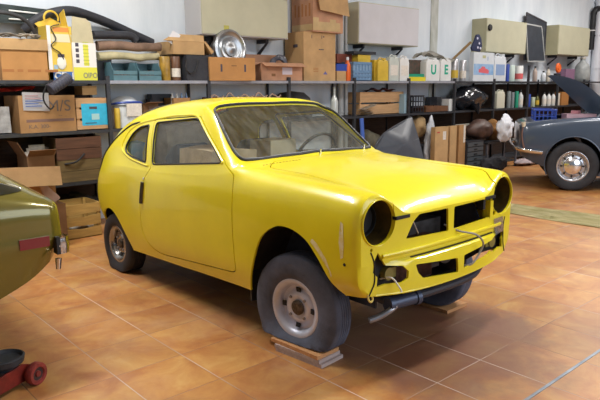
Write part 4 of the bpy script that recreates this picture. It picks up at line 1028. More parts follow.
for v in bm.verts: v.co.y = v.co.y*.12 - dd/2 - .006
obj('lamp_picture', bm, ink, t)
bm = bm_new(); lathe(bm, [(0,.10),(.03,.115),(.045,.15),(.042,.19),(.028,.215),(0,.216)], None, 20)
for v in bm.verts: v.co.y = v.co.y*.12 - dd/2 - .006
obj('bulb_picture', bm, mat('bulb_print', (.72, .72, .66), .4), t, True)
bm = bm_new(); prism(bm, [(-w/2, 0), (w/2, 0), (w/2 - .02, .05), (-w/2 + .10, .10), (-w/2 - .03, .03)], -.002, .002, 'y', Matrix.Translation((0, dd/2 - .004, h)) @ Matrix.Rotation(.1, 4, 'X')); obj('flap', bm, MATS['box_yellow'], t)
decal(t, 'badge_print', mat('badge_blue', (.30, .42, .55), .5), -w/2 + .045, -w/2 + .085, .105, .145, -dd/2)
bm = bm_new(); tube(bm, [(.0,-dd/2-.012,h+.012),(-.08,-dd/2-.014,h-.02),(-.04,-dd/2-.014,h-.12),(-.09,-dd/2-.014,h-.19),(-.01,-dd/2-.012,h-.25),(.02,-dd/2-.012,h-.31)], .005, 8, sub=6)
c_ = obj('cable', bm, rubber, smooth=True); c_.location = t.location; tag(c_, 'thin black cable dangling in front of the yellow bulb box', 'cable')
t, w, dd, h = carton('white and yellow lamp box with open beige flap, standing beside the yellow bulb box', 72.5, 95.5, 43, Z1, 5.99, .20, mat('box_white', (0,0,0)), rz=-.04, open_=True)
bm = bm_new(); prism(bm, [(0,0),(.215,0),(.205,.20),(.16,.235),(.03,.25)], -.002, .002, 'y', Matrix.Translation((-w/2, -dd/2 + .005, h)) @ Matrix.Rotation(-.12, 4, 'X')); obj('flap', bm, mat('flap_beige', (.45, .40, .26), .7, var=.1), t)
bm = bm_new(); prism(bm, [(0,0),(.19,0),(.17,.28),(.02,.31)], -.002, .002, 'x', Matrix.Translation((-w/2, -dd/2 + .005, h)) @ Matrix.Rotation(-.15, 4, 'Y')); obj('flap', bm, mat('box_yellow', (0,0,0)), t)
ylw = mat('box_acid_yellow', (.66, .64, .06), .5)
decal(t, 'base_band', ylw, -w/2, w/2, 0, .125, -dd/2); decal(t, 'spiral_picture', ylw, w/2 - .125, w/2 - .075, .14, h - .015, -dd/2)
for q in range(7): decal(t, 'spiral_turn', mat('spiral_green', (.42, .46, .05), .5), w/2 - .128, w/2 - .072, .155 + q*.034, .163 + q*.034, -dd/2 - .0012)
for q in range(4): decal(t, 'icon', ink, -w/2 + .03, -w/2 + .062, .165 + q*.052, .200 + q*.052, -dd/2)
txt(t, 'OIBO', mat('letter_grey', (.25, .26, .14), .5), .070, .045, .045, -dd/2 - .0013, .14, True)
# black pile of car trim above the long box
bm = bm_new()
for k in range(4):
    r = .30 + .012*k; tube(bm, [(r*math.cos(a)*.9, .02*k, r*math.sin(a)*.62) for a in np.linspace(.1, PI*.95, 16)], .013, 8)
p = at(6, 36, Y=6.12); tag(obj('door_seal_hoop', bm, rubber, smooth=True, loc=(p.x - .02, 6.10, Z1 + .415)), 'black bent rubber trim hoops on the long orange-brown box', 'rubber trim')
bm = bm_new(); random.seed(3)
for k in range(7):
    ctr = Vector((random.uniform(-.20,.16), random.uniform(-.06,.06), .02)); tube(bm, [ctr + Vector((.07*math.cos(a)+.02*math.sin(3*a+k), .05*math.sin(a), .012*math.sin(2*a+k))) for a in np.linspace(0, 2*PI, 14)[:-1]], .007, 6, closed=True)
p = at(20, 36, Y=6.08); tag(obj('cable_coil', bm, mat('cable_mix', (.05,.05,.045), .5, col2=(.35,.30,.24), scale=12), smooth=True, loc=(p.x - .05, 6.07, Z1 + .385)), 'tangled grey cables on top of the long orange-brown box', 'cable')
pl = thing('striped_panel', 'long dark green-grey panel with white stripes lying behind the black foam hose', 'panel', (0, 0, 0))
A, B, C_, D_ = at(-12, 2, Y=6.40), at(60, 11, Y=6.42), at(60, 26, Y=6.36), at(-12, 22, Y=6.34)
bm = bm_new(); sheet(bm, [[A, B], [D_, C_]], .03); obj('panel', bm, mat('panel_green_grey', (.055, .075, .075), .4, var=.2), pl)
for f_ in (.35, .78):
    P0 = A.lerp(D_, f_) + Vector((.18, -.012, .0)); P1 = B.lerp(C_, f_) + Vector((-.02, -.012, 0)); bm = bm_new(); tube(bm, [P0, P1], .008, 6); obj('stripe', bm, mat('stripe_white', (.75, .76, .74), .4), pl)
ctr = (A + B + C_ + D_)/4
for c in pl.children: c.location = -Vector((ctr.x, ctr.y, D_.z))
pl.location = (ctr.x, ctr.y, D_.z)
foam = mat('foam_black', (.025, .027, .035), .6, var=.3, scale=6, bump=.4, bscale=40)
def hose(label, pts, r, Y, name='foam_hose', m=foam, cat='hose'):
    P = [at(x, y, Y=Y + dy) for x, y, dy in pts]; o = P[0].copy(); bm = bm_new(); tube(bm, [q - o for q in P], r, 16, sub=6); return tag(obj(name, bm, m, smooth=True, loc=o), label, cat)
hose('thick black foam hose arching over the left boxes', [(24, 31, .06), (34, 22, .02), (50, 14, .0), (70, 11, .0), (88, 15.5, .04), (108, 23, .08), (130, 33, .12), (152, 43, .14)], .049, 6.26)
hose('short black foam hose under the arching one, beside the lamp box flap', [(93, 35, .0), (110, 35, .02), (130, 36, .04), (136, 41, .04)], .042, 6.16)
bm = bm_new(); tube(bm, [Vector((.068*math.cos(a), .02, .068*math.sin(a))) for a in np.linspace(-.3, PI + .5, 16)], .010, 8); p = at(56, 15, Y=6.05); tag(obj('yellow_strap', bm, mat('strap_yellow', (.60, .42, .05), .6), smooth=True, loc=(p.x, 6.16, p.z - .02)), 'yellow strap looped round the black foam hose', 'strap')
# rolled cloths over the blue bins
def roll(label, x0, x1, y0, y1, Y, m, r, flat=.8, name='rolled_blanket'):
    a, b = at(x0, (y0+y1)/2, Y=Y), at(x1, (y0+y1)/2 + 1, Y=Y); bm = bm_new(); o = a.copy()
    tube(bm, [Vector((0,0,0)), (b-a)*.33 + Vector((0,0,.008)), (b-a)*.66 + Vector((0,0,-.006)), b - a], r, 20, sub=6, flat=flat); jitter(bm, .012, x0, 7)
    return tag(obj(name, bm, m, smooth=True, loc=o), label, 'blanket')
roll('pale beige rolled blanket lying on the two blue-grey bins', 98, 158, 51.5, 60, 6.16, mat('cloth_beige', (.40, .36, .22), .95, var=.2, scale=9, bump=.4), .045)
roll('brown rolled blanket on top of the pale beige one', 97, 160, 41, 51, 6.18, mat('cloth_brown', (.19, .12, .085), .95, var=.3, scale=9, bump=.4), .052)
for lab, x0, x1 in (('blue-grey open-fronted bin under the rolled blankets, left one', 113, 137), ('blue-grey open-fronted bin under the rolled blankets, right one', 139, 161)):
    xa, xb = at(x0, 70, Y=6.0).x, at(x1, 70, Y=6.0).x; w = xb - xa; h = .185
    t = thing('storage_bin', lab, 'bin', ((xa+xb)/2, 6.0, Z1 + .0008), 0, 'bins under the rolled blankets'); bm = bm_new()
    for s in (-1, 1): prism(bm, [(0,0),(0,.10),(.06,h),(.30,h),(.30,0)], s*w/2 - s*.004, s*w/2, 'x')
    box(bm, -w/2, w/2, 0, .30, 0, .006); box(bm, -w/2, w/2, -.002, .006, .0, .052); box(bm, -w/2, w/2, -.006, .008, .060, .098); box(bm, -w/2, w/2, .294, .30, 0, h)
    obj('body', bm, mat('bin_teal', (.09, .19, .23), .5, var=.12, scale=10), t)
    bm = bm_new(); random.seed(int(x0))
    for k in range(5): box(bm, -w/2 + .03 + k*(w-.08)/5, -w/2 + .06 + k*(w-.08)/5, .05, .24, .01, .07 + .03*random.random())
    tag(obj('small_parts', bm, mat('parts_brown', (.16, .09, .06), .6, var=.5, scale=30), loc=t.location + Vector((0,0,.006))), 'small brown metal parts lying in the ' + ('left' if x0 < 120 else 'right') + ' blue-grey bin', 'spare parts')
# bottles and jars by lathe
def vessel(name, label, cat, px, wpx, ytop, zb, Y, m, kind='bottle', cap=None, lab=None, group=None, capm=None):
    p = at(px, ytop, Y=Y); r = wpx/2 * (p - Vector((0, 0, CAM_H))).dot(CD) / CAM_F * .98; h = p.z - zb
    t = thing(name, label, cat, (p.x, Y + r, zb + .0006), random.uniform(-.3, .3), group)
    P = {'bottle': [(0,0),(r*.92,0),(r,.03*h),(r,.60*h),(r*.85,.70*h),(r*.38,.82*h),(r*.34,.90*h),(0,.90*h)],
         'long': [(0,0),(r*.95,0),(r,.02*h),(r,.50*h),(r*.8,.60*h),(r*.32,.74*h),(r*.30,.95*h),(0,.95*h)],
         'can': [(0,0),(r*.98,0),(r,.015*h),(r,.97*h),(r*.95,h*.985),(r*.93,.97*h),(0,.97*h)],
         'jar': [(0,0),(r*.95,0),(r,.04*h),(r,.72*h),(r*.80,.82*h),(r*.78,.84*h),(0,.84*h)],
         'demijohn': [(0,0),(r*.8,0),(r*.98,.08*h),(r,.25*h),(r*.97,.5*h),(r*.80,.68*h),(r*.45,.80*h),(r*.30,.86*h),(r*.30,.96*h),(0,.96*h)]}[kind]
    bm = bm_new(); lathe(bm, P, None, 22); b_ = obj('body', bm, m, t, True, sharp=50)
    if kind in ('bottle', 'jar', 'long', 'demijohn'):
        cr = {'bottle': .42, 'jar': .84, 'long': .36, 'demijohn': .36}[kind]*r; z0 = {'bottle': .87, 'jar': .82, 'long': .93, 'demijohn': .93}[kind]*h
        bm = bm_new(); lathe(bm, [(0,z0),(cr,z0),(cr,h*.99),(cr*.9,h),(0,h)], None, 18); obj('cap', bm, capm or MATS['matte_black'], t, True)
    if lab: 
        bm = bm_new(); lathe(bm, [(r*1.01,.15*h),(r*1.015,.15*h),(r*1.015,.50*h),(r*1.01,.50*h)], None, 22, close=True); obj('paper_label', bm, lab, t, True)
    return t
def jug(label, px, wpx, ytop, zb, Y, m, dep=.10, capm=None, lab=None, name='plastic_jug', group=None, rz=0.0):
    xa, xb = at(px - wpx/2, ytop, Y=Y).x, at(px + wpx/2, ytop, Y=Y).x; w = (xb - xa)*.88; h = at(px, ytop, Y=Y).z - zb
    t = thing(name, label, 'jug', ((xa+xb)/2, Y + dep/2, zb + .0006), rz, group)
    bm = bm_new(); w2 = w/2
    prism(bm, [(-w2,0),(w2,0),(w2,.74*h),(w2*.80,.90*h),(w2*.28,.93*h),(w2*.02,.86*h),(-w2*.30,.93*h),(-w2*.75,.92*h),(-w2,.80*h)], -dep/2, dep/2); bevel(bm, min(w, dep)*.10, 3, 20)
    obj('body', bm, m, t, True, sharp=60)
    bm = bm_new(); tube(bm, [(w2*.25,0,.90*h),(w2*.15,0,.99*h),(-w2*.3,0,.995*h),(-w2*.55,0,.90*h)], min(w,dep)*.09, 10, sub=4); obj('handle', bm, m, t, True)
    bm = bm_new(); cyl(bm, (w2*.55,0,.90*h), (w2*.55,0,1.0*h), w*.13, n=16); bevel(bm, .003); obj('cap', bm, capm or m, t, True)
    if lab: decal(t, 'paper_label', lab, -w2*.75, w2*.75, .22*h, .62*h, -dep/2)
    return t, w, h, dep
glassy = mat('jar_glass', (.32, .34, .30), .15, coat=.5); clearp = mat('milky_plastic', (.50, .54, .50), .35, var=.08, scale=10)
white = mat('white_plastic', (.68, .69, .68), .4, var=.05, scale=10); whiteb = mat('bluish_white_plastic', (.58, .62, .66), .4, var=.05, scale=10)
amber = mat('amber', (.34, .20, .03), .35, var=.4, scale=12); brownp = mat('brown_plastic', (.13, .06, .03), .4, var=.3, scale=10)
greenp = mat('green_plastic', (.02, .28, .17), .35); bluep = mat('blue_plastic', (.03, .07, .36), .4); dark = mat('dark_plastic', (.025, .027, .035), .45, var=.3, scale=10)
yelp = mat('yellow_plastic', (.60, .42, .05), .4, var=.1, scale=10); orangep = mat('orange_plastic', (.72, .13, .02), .4); redp = mat('red_plastic', (.45, .03, .02), .4)
lab_w = mat('label_paper', (.66, .62, .56), .6, var=.12, scale=40); lab_b = mat('label_blue', (.22, .32, .52), .6); silver = mat('silver_tin', (.50, .50, .52), .35, .7, var=.1)
vessel('storage_jar', 'yellowish jar under the flat carton, left one', 'jar', 167, 11, 56, Z1, 6.02, amber, 'can')
vessel('storage_jar', 'brown jar under the flat carton, right one', 'jar', 177.5, 10, 56, Z1, 6.02, brownp, 'can', lab=lab_w)
t, w, dd, h = carton('flat tan carton with raised lid resting on two jars and the black canister', 173, 204, 41.5, at(188, 55, Y=6.02).z, 6.02, .36, card_l, open_=True)
bm = bm_new(); prism(bm, [(-w/2 - .12, 0), (w/2, 0), (w/2 + .02, .085), (-w/2 + .03, .085)], -.003, .003, 'y', Matrix.Translation((0, -dd/2, h)) @ Matrix.Rotation(-.5, 4, 'X')); obj('flap', bm, card_l, t)
bm = bm_new(); prism(bm, [(0,0),(.10,-.13),(.13,-.10),(.02,.01)], -dd/2, dd/2, 'y', Matrix.Translation((w/2, 0, h))); obj('flap', bm, card_l, t)
bm = bm_new(); prism(bm, [(-.04,0),(.05,.11),(.14,.06),(.05,-.05)], -.002, .002, 'y', Matrix.Translation((-w/2 - .03, -dd/2 + .02, h))); tag(obj('paper_sheet', bm, mat('paper_white', (.70,.70,.74), .7), loc=t.location), 'white paper tucked into the flat tan carton', 'paper')
bm = bm_new(); box(bm, -.15, .15, -.12, .12, 0, at(196, 55, Y=6.0).z - Z1 - .002); bevel(bm, .05, 4); jitter(bm, .012, 5, 8); x_ = (at(184, 70, Y=6.0).x + at(210, 70, Y=6.0).x)/2
t = thing('canister', 'black crumpled canister bag under the right end of the flat carton', 'bag', (x_, 6.10, Z1 + .001)); obj('body', bm, foam, t, True)
bm = bm_new(); tube(bm, [(-.14,-.125,.22),(-.17,-.14,.14),(-.12,-.14,.08),(-.05,-.13,.10),(.0,-.125,.22)], .008, 8, sub=5); obj('strap', bm, rubber, t, True)
# chrome hubcap, cartons right of it
p = Vector((at(229, 49, Y=6.095).x, 6.095, at(229, 49, Y=6.095).z)); bm = bm_new(); R_ = .225
lathe(bm, [(0,.055),(.035,.055),(.045,.045),(.085,.047),(.095,.030),(.135,.040),(.15,.022),(.18,.030),(.195,.050),(.222,.040),(.226,.0),(.20,.0),(.15,-.002),(0,.03)], Matrix.Rotation(PI/2 - .10, 4, 'X'), 48)
tag(obj('hubcap', bm, mat('brushed_hubcap', (.40,.42,.44), .33, .9), smooth=True, loc=p, sharp=60), 'large round chrome hubcap standing behind the tan carton with two hand slots', 'hubcap')
t, w, dd, h = carton('tan carton with two hand slots, standing skewed in front of the hubcap', 211, 254, 57.5, Z1, 5.925, .11, card_o, rz=-.09)
for sx in (-.25, .27): decal(t, 'hand_slot', ink, sx*w - .012, sx*w + .012, h*.38, h*.70, -dd/2)
decal(t, 'print', card_d, -.02, .05, h*.62, h*.66, -dd/2)
t, w, dd, h = carton('pinkish open carton with folded-out flaps, left of the big cartons', 262, 302, 63, Z1, 6.02, .33, card_p, open_=True, flaps=(('F', 2.05, .10), ('B', .3, .12), ('L', 1.9, .12)), rz=-.03)
decal(t, 'paper_label', mat('label_lilac', (.60,.55,.62), .6), .0, .16, h*.35, h*.75, -dd/2); decal(t, 'print', card_d, -.17, -.11, h*.25, h*.40, -dd/2)
bm = bm_new(); tube(bm, [(-.12,0,0),(-.06,.02,.09),(.02,0,.13),(.10,-.02,.08),(.13,0,-.02)], .035, 10, sub=4); jitter(bm, .02, 2, 12); p = at(278, 56, Y=6.2); tag(obj('plastic_wrap', bm, mat('dark_wrap', (.10,.10,.12), .25, var=.5, scale=20), smooth=True, loc=(p.x, 6.2, Z1 + .17)), 'dark plastic wrap sticking out of the pinkish open carton', 'wrapping')
t, w, dd, h = carton('big tan carton supporting the upper carton, right of the pinkish open one', 303.5, 335.5, 32.5, Z1, 6.03, .37, card_l)
s_ = body_of(t)
decal(t, 'print', ink, -.15, -.14, h*.87, h*.94, -dd/2); decal(t, 'print', ink, .03, .04, h*.87, h*.94, -dd/2); decal(t, 'print', ink, .06, .08, h*.9, h*.93, -dd/2); decal(t, 'arrow_print', ink, -.02, .07, h*.64, h*.66, -dd/2)
bm = bm_new(); prism(bm, [(.06,.085),(.14,.085),(.10,.13)], -dd/2 - .001, -dd/2); obj('triangle_print', bm, mat('print_blue', (.12,.12,.30), .6), t)
for q in range(3): decal(t, 'small_print', mat('faint_print', (0,0,0)), -.12, -.03, .12 + .02*q, .128 + .02*q, -dd/2)
for z_ in (.72,): 
    bm = bm_new(); box(bm, -w/2 - .0012, -w/2, -.07, .02, h*z_ - .02, h*z_ + .02); obj('hand_slot', bm, ink, t)
zt1 = Z1 + h + .002
t, w, dd, h = carton('taped big carton on the tan one, wide flap hanging to the right', 313, 343, 4, zt1, 5.99, .42, card_p, flaps=(), h=.50)
decal(t, 'brown_tape', tape, -w/2, w/2 - .05, .02, .13, -dd/2); decal(t, 'brown_tape', tape, -w/2 - .001, -w/2 + .10, .06, .18, -dd/2 - .0013); decal(t, 'brown_tape', tape, .03, .14, .04, .17, -dd/2 - .0013)
bm = bm_new(); box(bm, -w/2 - .0015, -w/2, -dd/2 + .01, dd/2 - .01, .02, .10); obj('brown_tape', bm, tape, t)
for q in range(5):
    bm = bm_new(); box(bm, -w/2 - .0014, -w/2, .12 - .07*q, .15 - .07*q, .20, .36 - .02*(q % 2)); obj('print', bm, mat('faint_print', (0,0,0)), t)
bm = bm_new(); prism(bm, [(-.25,.49),(-.20,.27),(.34,.22),(.30,.45),(.24,.50)], -dd/2 - .06, -dd/2 - .054); obj('flap', bm, card_l, t)
bm = bm_new(); prism(bm, [(-.25,.492),(.25,.492),(.30,.498),(-.25,.498)], -dd/2 - .06, -dd/2 + .03); obj('flap', bm, card_l, t)
# --- between the cartons and the blue crate
def stackbook(label, px0, px1, y0, y1, Y, m, zb, name='book', cat='book', group=None, rz=0, dep=.2):
    xa, xb = at(px0, y0, Y=Y).x, at(px1, y0, Y=Y).x; zt = at((px0+px1)/2, y0, Y=Y).z; bm = bm_new()
    box(bm, -(xb-xa)/2, (xb-xa)/2, 0, dep, 0, zt - zb); bevel(bm, .004, 1); return tag(obj(name, bm, m, loc=((xa+xb)/2, Y, zb + .0006), rot=(0, 0, rz)), label, cat, group)
stackbook('small tan box under the blue folder, right of the big cartons', 337, 346, 71, 80, 6.03, card_l, Z1, 'small_box', 'box')
stackbook('blue and black folder on the small tan box', 336.5, 348, 64, 71, 6.04, bluep, at(342, 71, Y=6.03).z, 'folder', 'folder')
t = vessel('spray_bottle', 'orange spray bottle beside the blue crate', 'bottle', 350, 7, 57, Z1, 6.02, orangep, 'bottle', capm=whiteb)
stackbook('dark red flat box behind the orange spray bottle', 337, 352, 54, 62, 6.22, mat('dark_red_box', (.20,.05,.03), .6), at(342, 63, Y=6.22).z, 'flat_box', 'box')
xa, xb = at(353, 70, Y=6.0).x, at(372, 70, Y=6.0).x; w = xb - xa; h = at(360, 62, Y=6.0).z - Z1
t = thing('plastic_crate', 'light blue lattice crate on the top shelf', 'crate', ((xa+xb)/2, 6.0, Z1 + .0008)); bm = bm_new(); cb = mat('crate_blue', (.13, .24, .40), .5, var=.1, scale=10)
box(bm, -w/2, w/2, 0, .32, 0, .01)
for z0 in (0.0, .055, .11, h - .035):
    box(bm, -w/2, w/2, 0, .008, z0, z0 + .035); box(bm, -w/2, w/2, .312, .32, z0, z0 + .035); box(bm, -w/2, -w/2 + .008, 0, .32, z0, z0 + .035); box(bm, w/2 - .008, w/2, 0, .32, z0, z0 + .035)
for q in range(7): xx = -w/2 + q*(w - .012)/6; box(bm, xx, xx + .012, .001, .007, 0, h); box(bm, xx, xx + .012, .313, .319, 0, h)
for q in range(6): yy = q*.061; box(bm, -w/2 + .001, -w/2 + .007, yy, yy + .012, 0, h)
obj('body', bm, cb, t)
bm = bm_new(); box(bm, -w/2 + .009, w/2 - .009, .0085, .0105, .01, h - .01); box(bm, -w/2 + .009, -w/2 + .011, .011, .30, .01, h - .01); obj('lining', bm, mat('crate_blue_light', (.20,.32,.48), .5), t)
stackbook('yellow box standing in the light blue lattice crate', 358, 370.5, 55, 62, 6.10, yelp, Z1 + .014, 'yellow_box', 'box', dep=.12)
stackbook('dark flat item lying over the yellow box in the blue crate', 354, 376, 51.5, 55, 6.08, dark, at(366, 54.6, Y=6.1).z + .003, 'dark_tray', 'tray', dep=.18)
stackbook('tall yellow carton right of the light blue crate', 374.5, 380, 60, 80, 6.06, yelp, Z1, 'yellow_box', 'box', dep=.2)
jug('yellow square jug left of the clear jugs', 383.5, 12, 58, Z1, 6.01, yelp, lab=None)
jug('milky clear jug right of the yellow jug', 394.5, 11, 55, Z1, 6.01, clearp, lab=lab_w)
jug('milky white jug with printed label, left of the green and yellow trays', 405, 10.5, 56, Z1, 6.01, white, lab=lab_w)
stackbook('green shallow tray on the yellow tray', 409, 424, 74, 77, 6.03, greenp, at(416, 77, Y=6.03).z, 'tray', 'tray', dep=.22)
stackbook('yellow shallow tray at the bottom, left of the jerry cans', 409, 427, 77, 80, 6.01, mat('tray_yellow', (.66,.55,.03), .4), Z1, 'tray', 'tray', dep=.24)
stackbook('dark green stacked boxes above the green tray', 410, 424, 60, 73.6, 6.12, mat('dark_green_box', (.03,.05,.04), .6, col2=(.14,.07,.05), scale=18), at(416, 73.8, Y=6.12).z, 'stacked_box', 'box', dep=.2)
for px_, s_, lab_ in ((433.5, 'U', 'white jerry can marked with a green U'), (446, 'E', 'white jerry can marked with a green E')):
    t, w, h, dp = jug(lab_, px_ + (0 if s_ == 'U' else .5), 15.5 if s_ == 'U' else 12, 57.5, Z1, 6.0, white, dep=.13, name='jerry_can')
    txt(t, s_, mat('letter_green', (.0, .34, .22), .5), .205, .01 if s_ == 'U' else 0, h*.47, -dp/2, None, True)
bm = bm_new(); g = [[Vector((-.46 + .92*i/16, .22*j/6, .03*math.sin(i*.9 + j) + .05*math.sin(i*.35) - .03*abs(j-3)/3)) for j in range(7)] for i in range(17)]; sheet(bm, g, .02); jitter(bm, .012, 9, 10)
p = at(438, 54.5, Y=6.06); tag(obj('cover_sheet', bm, mat('dusty_sheet', (.34,.33,.30), .9, col2=(.58,.56,.50), scale=7), smooth=True, loc=(p.x, 6.0, p.z - .02)), 'crumpled grey sheet draped over the two white jerry cans', 'sheet')
vessel('can', 'tall silver can with a yellow stripe, just right of the jerry cans', 'can', 458, 8, 59, Z1, 6.02, silver, 'can', lab=yelp)
vessel('can', 'tall silver can standing left of the pictured box', 'can', 466, 7, 60, Z1, 6.02, silver, 'can', lab=lab_w)
t, w, dd, h = carton('white box printed with a red car on a blue band', 474, 494.5, 52.5, Z1, 5.99, .08, whiteb)
decal(t, 'blue_band', mat('band_blue', (.16,.33,.58), .5, col2=(.35,.48,.66), scale=9), -w/2 + .01, w/2 - .01, h*.22, h*.60, -dd/2)
bm = bm_new(); prism(bm, [(-.15,.15),(.15,.13),(.17,.18),(.12,.205),(.06,.215),(.02,.25),(-.06,.25),(-.10,.215),(-.16,.20)], -dd/2 - .0022, -dd/2 - .0013); obj('car_picture', bm, mat('picture_red', (.62,.12,.14), .5), t)
decal(t, 'print', mat('olive_print', (.40,.40,.22), .5), -.05, .05, h*.80, h*.90, -dd/2); decal(t, 'print', lab_b, .11, .13, h*.72, h*.86, -dd/2)
jug('bluish white jug right of the box printed with a car', 501, 13.5, 54, Z1, 6.0, whiteb, lab=lab_b)
vessel('bottle', 'thin navy bottle between the bluish jug and the white tins', 'bottle', 509.5, 4, 64, Z1, 6.02, bluep, 'can')
vessel('tin', 'pale green-white tin, left of the red-lettered one', 'tin', 514.8, 8, 65, Z1, 6.02, mat('pale_green', (.50,.60,.55), .4), 'can')
vessel('tin', 'white tin with a red label, beside the tall upright post', 'tin', 523, 8.5, 65.5, Z1, 6.02, white, 'can', lab=mat('label_red', (.60,.12,.12), .5))
for px_, w_, yt, m_, l_ in ((537.5, 4.5, 66, mat('bottle_beige', (.42,.34,.30), .4), 'small beige bottle right of the tall upright post'), (546, 5, 71, whiteb, 'small white pot below the orange disc'), (550.5, 4, 67, mat('bottle_cream', (.55,.50,.42), .4), 'small cream bottle touching the orange disc')):
    vessel('bottle', l_, 'bottle', px_, w_, yt, Z1, 6.02, m_, 'bottle')
p = at(558.5, 68, Y=6.04); bm = bm_new(); lathe(bm, [(0,.02),(.04,.022),(.05,.012),(.085,.018),(.098,.008),(.10,-.015),(0,-.018)], Matrix.Rotation(PI/2, 4, 'X'), 32); tag(obj('orange_disc', bm, orangep, smooth=True, loc=(p.x, 6.04, p.z)), 'round orange disc standing on a little dark box on the top shelf', 'disc')
stackbook('little dark box under the orange disc', 556.5, 561, 73.5, 80, 6.01, dark, Z1, 'small_box', 'box', dep=.06)
p = at(566, 74, Y=6.0); bm = bm_new(); lathe(bm, [(0,.03),(.012,.03),(.014,.02),(.034,.025),(.040,.0),(0,-.02)], Matrix.Rotation(PI/2, 4, 'X'), 20); tag(obj('round_gauge', bm, [white], smooth=True, loc=(p.x, 6.03, Z1 + .041)), 'small white round gauge with dark centre beside the orange disc', 'gauge')
stackbook('mauve box behind the small round gauge', 566, 575, 69, 80, 6.08, mat('mauve_box', (.22,.12,.20), .6), Z1, 'small_box', 'box')
vessel('demijohn', 'big dusty glass demijohn at the right end of the top shelf', 'demijohn', 591, 16, 57, Z1, 6.0, mat('dusty_glass', (.22,.24,.24), .4, col2=(.38,.40,.40), scale=9), 'demijohn', capm=mat('cloth_cap', (.45,.42,.36), .9))
# dark round palette-like disc with spots on a stick, and leaning wooden slats, left of cabinet
p = at(476.5, 47, Y=5.99); bm = bm_new(); prism(bm, [(-.13,-.15),(.11,-.16),(.16,-.06),(.13,.06),(.06,.13),(-.02,.12),(-.07,.03),(-.16,-.10)], -.015, .015); bevel(bm, .008, 2); o = thing('spotted_cover', 'navy cover with white spots poking up behind the pictured box', 'cover', (p.x, 5.995, at(476, 52, Y=5.99).z + .005)); b_ = obj('body', bm, mat('navy_cloth', (.015,.022,.07), .7), o, True, loc=(0, 0, .16))
for q, (a_, c_) in enumerate(((.0,.06),(.06,-.02),(.02,-.09),(.10,-.10))): 
    bm = bm_new(); cyl(bm, (a_, -.016, .16 + c_), (a_, -.022, .16 + c_), .020, n=12); obj('spot', bm, mat('spot_white', (.6,.6,.75), .6), o)
bm = bm_new(); A_ = at(450, 62, Y=6.22); B_ = at(471, 42, Y=5.95); tube(bm, [Vector((0,0,0)), B_ - A_], .022, 6); tag(obj('wooden_stick', bm, mat('slat_wood', (.30,.20,.09), .8), loc=(A_.x, A_.y, A_.z)), 'thin wooden stick leaning behind the silver cans', 'stick')
stackbook('dark box carrying the chrome hubcap behind the skewed tan carton', 222, 236, 68, 80, 6.06, dark, Z1, 'dark_box', 'box', dep=.1)
stackbook('tall dark box on the top shelf between the lamp box and the blue-grey bins', 98, 111.5, 59, 80, 6.20, dark, Z1, 'dark_box', 'box', dep=.2)
# ================================================================ middle shelf
def slat_crate(label, fx0, fx1, ytop, zb, Y, dep, m, rows=3, cat='crate', name='wooden_crate', rz=0, group=None):
    x0, x1 = at(fx0, ytop, Y=Y).x, at(fx1, ytop, Y=Y).x; h = at((fx0+fx1)/2, ytop, Y=Y).z - zb; w = x1 - x0
    t = thing(name, label, cat, ((x0+x1)/2, Y + dep/2, zb + .0008), rz, group)
    bm = bm_new(); box(bm, -w/2, w/2, -dep/2, dep/2, 0, .008)
    for sx in (-1, 1):
        for sy in (-1, 1): a = sorted((sx*(w/2 - .006), sx*(w/2 - .034))); b = sorted((sy*(dep/2 - .009), sy*(dep/2 - .03))); box(bm, *a, *b, 0, h)
    obj('corner_blocks', bm, m, t)
    gap = .018; sh = (h - gap*(rows-1))/rows
    for k in range(rows):
        z0 = k*(sh + gap)
        for s in (-1, 1):
            bm = bm_new(); n = 12; up = [(-w/2 + w*i/n, z0 + sh - (.012*math.sin(PI*i/n)**4 if k < rows-1 else 0)) for i in range(n+1)]; lo_ = [(-w/2 + w*i/n, z0 + (.0 if k == 0 else .010*math.sin(PI*i/n + k)**2*.6)) for i in range(n+1)]
            prism(bm, lo_ + up[::-1], *sorted((s*dep/2, s*(dep/2 - .008)))); obj('slat', bm, m, t)
            bm = bm_new(); box(bm, *sorted((s*w/2, s*(w/2 - .006))), -dep/2 + .009, dep/2 - .009, z0, z0 + sh); obj('slat', bm, m, t)
    return t, w, h, dep
wood = mat('crate_wood', (.50, .30, .15), .75, var=.14, scale=5, stretch=(1, 1, 8), bump=.08); wood_o = mat('crate_wood_ochre', (.42, .27, .08), .75, var=.18, scale=5, stretch=(1, 1, 8), bump=.1); wood_d = mat('old_wood', (.13, .09, .035), .8, var=.3, scale=4, stretch=(1, 1, 8), bump=.1)
t, w, dd, h = carton('cardboard box lettered M/S on the middle shelf', 16, 74, 95.5, Z2, 6.0, .36, card, rz=.05)
txt(t, 'M/S', mat('faded_ink', (.14, .11, .10), .7), .150, w/2 - .16, h*.70, -dd/2, .22); decal(t, 'printed_band', mat('band_brown', (.20, .12, .10), .7), -w/2 + .06, w/2 - .02, h*.285, h*.36, -dd/2)
txt(t, 'K.A. 300-', mat('faded_ink', (0,0,0)), .050, -w/2 + .18, h*.16, -dd/2, .20); txt(t, '-- ..', mat('faded_ink', (0,0,0)), .04, w/2 - .13, h*.45, -dd/2, .08)
bm = bm_new(); g = [[Vector((.24*i/8 - .12, -.004*math.sin(i*.8), .17*j/5 - .085 - .012*i/8)) for j in range(6)] for i in range(9)]; sheet(bm, g, .0015); 
p = at(36, 101, Y=5.985); n_ = thing('paper_note', 'white printed form with blue writing hanging over the M/S box', 'paper', (p.x, 5.985, p.z - .09)); obj('sheet', bm, mat('form_white', (.72,.72,.75), .7), n_, loc=(0,0,.09))
